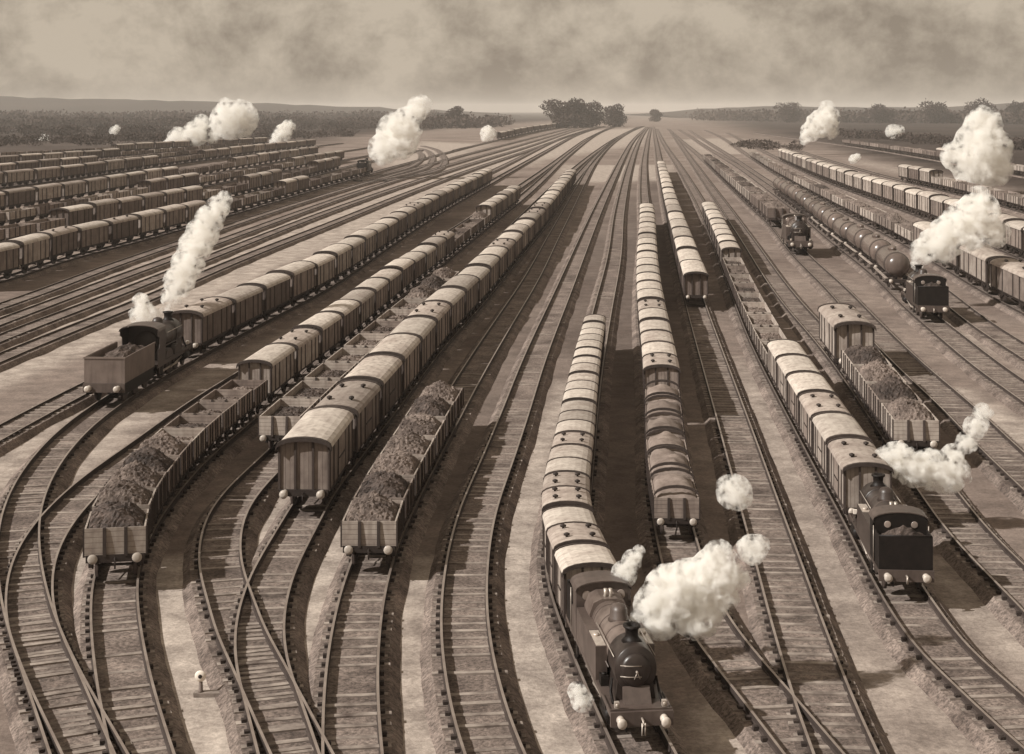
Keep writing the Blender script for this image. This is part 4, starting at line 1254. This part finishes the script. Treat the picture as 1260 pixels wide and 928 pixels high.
TG = 'trees on the horizon'
for k, a in enumerate([(688, 121, 150, 40, 1500, 'left tree of the big dark clump beyond the converging tracks'),
                       (708, 119, 150, 44, 1540, 'tallest middle tree of the big dark clump beyond the tracks'),
                       (728, 121, 149, 38, 1580, 'right tree of the big dark clump beyond the tracks'),
                       (756, 127, 149, 30, 1620, 'single rounded tree just right of the big dark clump'),
                       (560, 131, 150, 24, 1560, 'dim tree behind the top of the white plume left of centre'),
                       (806, 134, 146, 22, 2300, 'small bush-like tree at the vanishing point of the tracks'),
                       (970, 126, 148, 36, 2150, 'broad low tree left of the white plume on the right horizon'),
                       (1082, 126, 148, 34, 2000, 'rounded tree midway along the right horizon'),
                       (1152, 119, 146, 40, 2000, 'tallest rounded tree on the right horizon'),
                       (1208, 120, 146, 36, 2050, 'rounded tree behind the tall steam column at right'),
                       (1250, 122, 146, 30, 2100, 'tree at the right edge of the horizon')]):
    tree(a[0], a[1], a[2], a[3], a[4], a[5], 40 + k, TG)

# ------------------------------------------------------------------ steam
def steam_material(name, density, ragged, size):
    m = bpy.data.materials.new(name)
    m.use_nodes = True
    nt = m.node_tree
    nt.nodes.clear()
    o = nt.nodes.new('ShaderNodeOutputMaterial')
    pv = nt.nodes.new('ShaderNodeVolumePrincipled')
    pv.inputs['Color'].default_value = (0.992, 0.98, 0.955, 1)
    pv.inputs['Density'].default_value = density
    if ragged:
        tc = nt.nodes.new('ShaderNodeTexCoord')
        no = nt.nodes.new('ShaderNodeTexNoise')
        no.inputs['Scale'].default_value = 1.5 / size
        no.inputs['Detail'].default_value = 5.0
        no.inputs['Roughness'].default_value = 0.65
        nt.links.new(tc.outputs['Object'], no.inputs['Vector'])
        mr = nt.nodes.new('ShaderNodeMapRange')
        mr.interpolation_type = 'SMOOTHSTEP'
        mr.inputs['From Min'].default_value = 0.45
        mr.inputs['From Max'].default_value = 0.72
        mr.inputs['To Max'].default_value = density
        nt.links.new(no.outputs['Fac'], mr.inputs['Value'])
        nt.links.new(mr.outputs[0], pv.inputs['Density'])
    nt.links.new(pv.outputs[0], o.inputs['Volume'])
    return m

def cloud_mesh(name, balls, voxel):
    import bmesh
    bm = bmesh.new()
    for c, rad in balls:
        bmesh.ops.create_icosphere(bm, subdivisions=2, radius=rad, matrix=Matrix.Translation(c))
    me = bpy.data.meshes.new(name)
    bm.to_mesh(me)
    bm.free()
    o = link(name, me)
    md = o.modifiers.new('r', 'REMESH')
    md.mode = 'VOXEL'
    md.voxel_size = voxel
    md.use_smooth_shade = True
    me2 = bpy.data.meshes.new_from_object(o.evaluated_get(bpy.context.evaluated_depsgraph_get()))
    me2.name = name
    o.modifiers.clear()
    o.data = me2
    me2.materials.clear()
    return o

def plume(label, Y, blobs, thick=2.6, dim=1.0, fine=1.0):
    """blobs: (x, y, radius) in photo pixels at distance Y; a lumpy dense core inside a wider ragged veil"""
    r = random.Random(label)
    k = Y / FOC
    rmin = min(b_[2] for b_ in blobs) * k
    rav = sum(b_[2] for b_ in blobs) / len(blobs) * k
    core, veil = [], []
    for x, y, rad in blobs:
        c = PD(x, y, Y); rw = rad * k
        c.y += r.uniform(-0.3, 0.3) * rw
        core.append((c, rw * 0.52))
        veil.append((c, rw * 1.25))
        for _ in range(26):
            d = Vector((r.gauss(0, 1), r.gauss(0, 1), r.gauss(0, 1))).normalized()
            core.append((c + d * rw * r.uniform(0.45, 0.8), rw * r.uniform(0.08, 0.30)))
        for _ in range(8):
            d = Vector((r.gauss(0, 1), r.gauss(0, 1), r.gauss(0, 1))).normalized()
            veil.append((c + d * rw * r.uniform(0.7, 1.05), rw * r.uniform(0.25, 0.5)))
    o = cloud_mesh('steam_plume', veil, max(rmin * 0.2, 0.06))
    o.data.materials.append(steam_material('steam_veil', 1.9 * thick / rav, True, rav))
    thing(o, label, 'steam', 'steam plumes')
    c_ = cloud_mesh('core', core, max(rmin * 0.12, 0.04))
    c_.data.materials.append(steam_material('steam_core', thick * 0.5 / rav, False, rav))
    c_.parent = o
    return o

plume('tall slanting white plume rising from the left tender engine', 112,
      [(206, 382, 7), (210, 365, 11), (222, 345, 17), (232, 325, 18), (238, 305, 18), (248, 288, 18), (258, 270, 16), (268, 255, 13), (276, 245, 9), (178, 388, 15), (174, 372, 10), (190, 396, 10)])
plume('broad white plume blowing right from the bottom-centre engine', 47,
      [(786, 762, 10), (800, 745, 18), (826, 728, 30), (852, 728, 32), (876, 705, 26), (884, 683, 17), (858, 756, 28), (812, 762, 22), (886, 735, 20), (905, 712, 15)], thick=4.2)
plume('narrow wisp of steam over the bottom-centre engine cab', 49, [(750, 745, 10), (757, 728, 12), (768, 708, 14), (778, 690, 11), (786, 678, 7)], thick=2.4)
plume('round detached puff of steam above the bottom-centre plume', 49, [(903, 605, 19), (895, 598, 12), (912, 612, 12)], thick=1.8)
plume('smaller detached puff of steam beside the bottom-centre plume', 47.5, [(926, 678, 16), (934, 672, 12)], thick=2.0)
plume('small puff of drain steam by the bottom-centre engine buffer beam', 43.6, [(710, 851, 10), (716, 862, 12)], thick=3.0)
plume('curling white steam trailing right from the lower-right engine', 66,
      [(1080, 583, 10), (1088, 566, 14), (1102, 565, 19), (1122, 575, 20), (1145, 578, 22), (1165, 585, 20), (1178, 580, 14), (1172, 560, 12), (1190, 545, 12), (1200, 525, 13), (1208, 507, 10), (1085, 600, 9)], thick=3.0)
plume('white plume over the right-hand tank-wagon engine', 140,
      [(1128, 325, 7), (1135, 310, 14), (1150, 300, 17), (1168, 290, 22), (1190, 278, 27), (1204, 260, 22), (1205, 245, 14), (1222, 285, 18), (1160, 310, 14)], thick=3.2)
plume('tall broad steam column at the right edge', 330,
      [(1200, 225, 12), (1196, 205, 22), (1175, 192, 15), (1206, 180, 28), (1222, 205, 22), (1210, 155, 20), (1208, 143, 12), (1230, 185, 16)], thick=3.4)
plume('white plume left of the trees on the right horizon', 620, [(990, 172, 6), (997, 162, 11), (1010, 152, 15), (1020, 145, 12), (1018, 134, 9), (1022, 160, 10)], thick=3.2)
plume('small puff below the trees on the right horizon', 900, [(1098, 162, 8), (1106, 160, 6)], thick=2.8)
plume('leaning white plume above the tiny distant left engine', 400, [(470, 196, 8), (472, 183, 17), (490, 172, 22), (484, 160, 18), (500, 150, 16), (512, 138, 12), (516, 131, 13), (504, 160, 14)], thick=3.2)
plume('long white double plume over the far left wagon rows', 700, [(206, 180, 7), (222, 172, 14), (240, 165, 14), (247, 152, 10), (262, 168, 8), (284, 148, 21), (294, 146, 20)], thick=3.2)
plume('small upright puff over the far left rows', 760, [(340, 172, 8), (348, 164, 10), (355, 156, 8)], thick=3.0)
plume('dim low puff at the far left edge', 900, [(46, 177, 7), (54, 175, 9), (60, 177, 6)], thick=2.0, dim=0.97)
plume('tiny dim puff left of the long double plume', 1000, [(140, 161, 5), (144, 158, 4)], thick=2.0, dim=0.97)
plume('small puff at the head of the distant train below the big trees', 870, [(597, 170, 5), (600, 164, 8), (605, 165, 6)], thick=2.8)
plume('tiny puff among the wagons on the farthest right track', 420, [(1050, 196, 5), (1055, 193, 4)], thick=2.8)

# ------------------------------------------------------------------ the smoky air of the yard
hz = MB()
hz.box(-11000, 11000, -600, 13000, -4.0, 62.0)
hm = bpy.data.materials.new('haze')
hm.use_nodes = True
nt = hm.node_tree
nt.nodes.clear()
o_ = nt.nodes.new('ShaderNodeOutputMaterial')
pv = nt.nodes.new('ShaderNodeVolumePrincipled')
pv.inputs['Color'].default_value = (0.97, 0.92, 0.86, 1)
pv.inputs['Density'].default_value = 0.00012
nt.links.new(pv.outputs[0], o_.inputs['Volume'])
ho = link('haze', hz.mesh('haze', hm))
ho['kind'] = 'stuff'
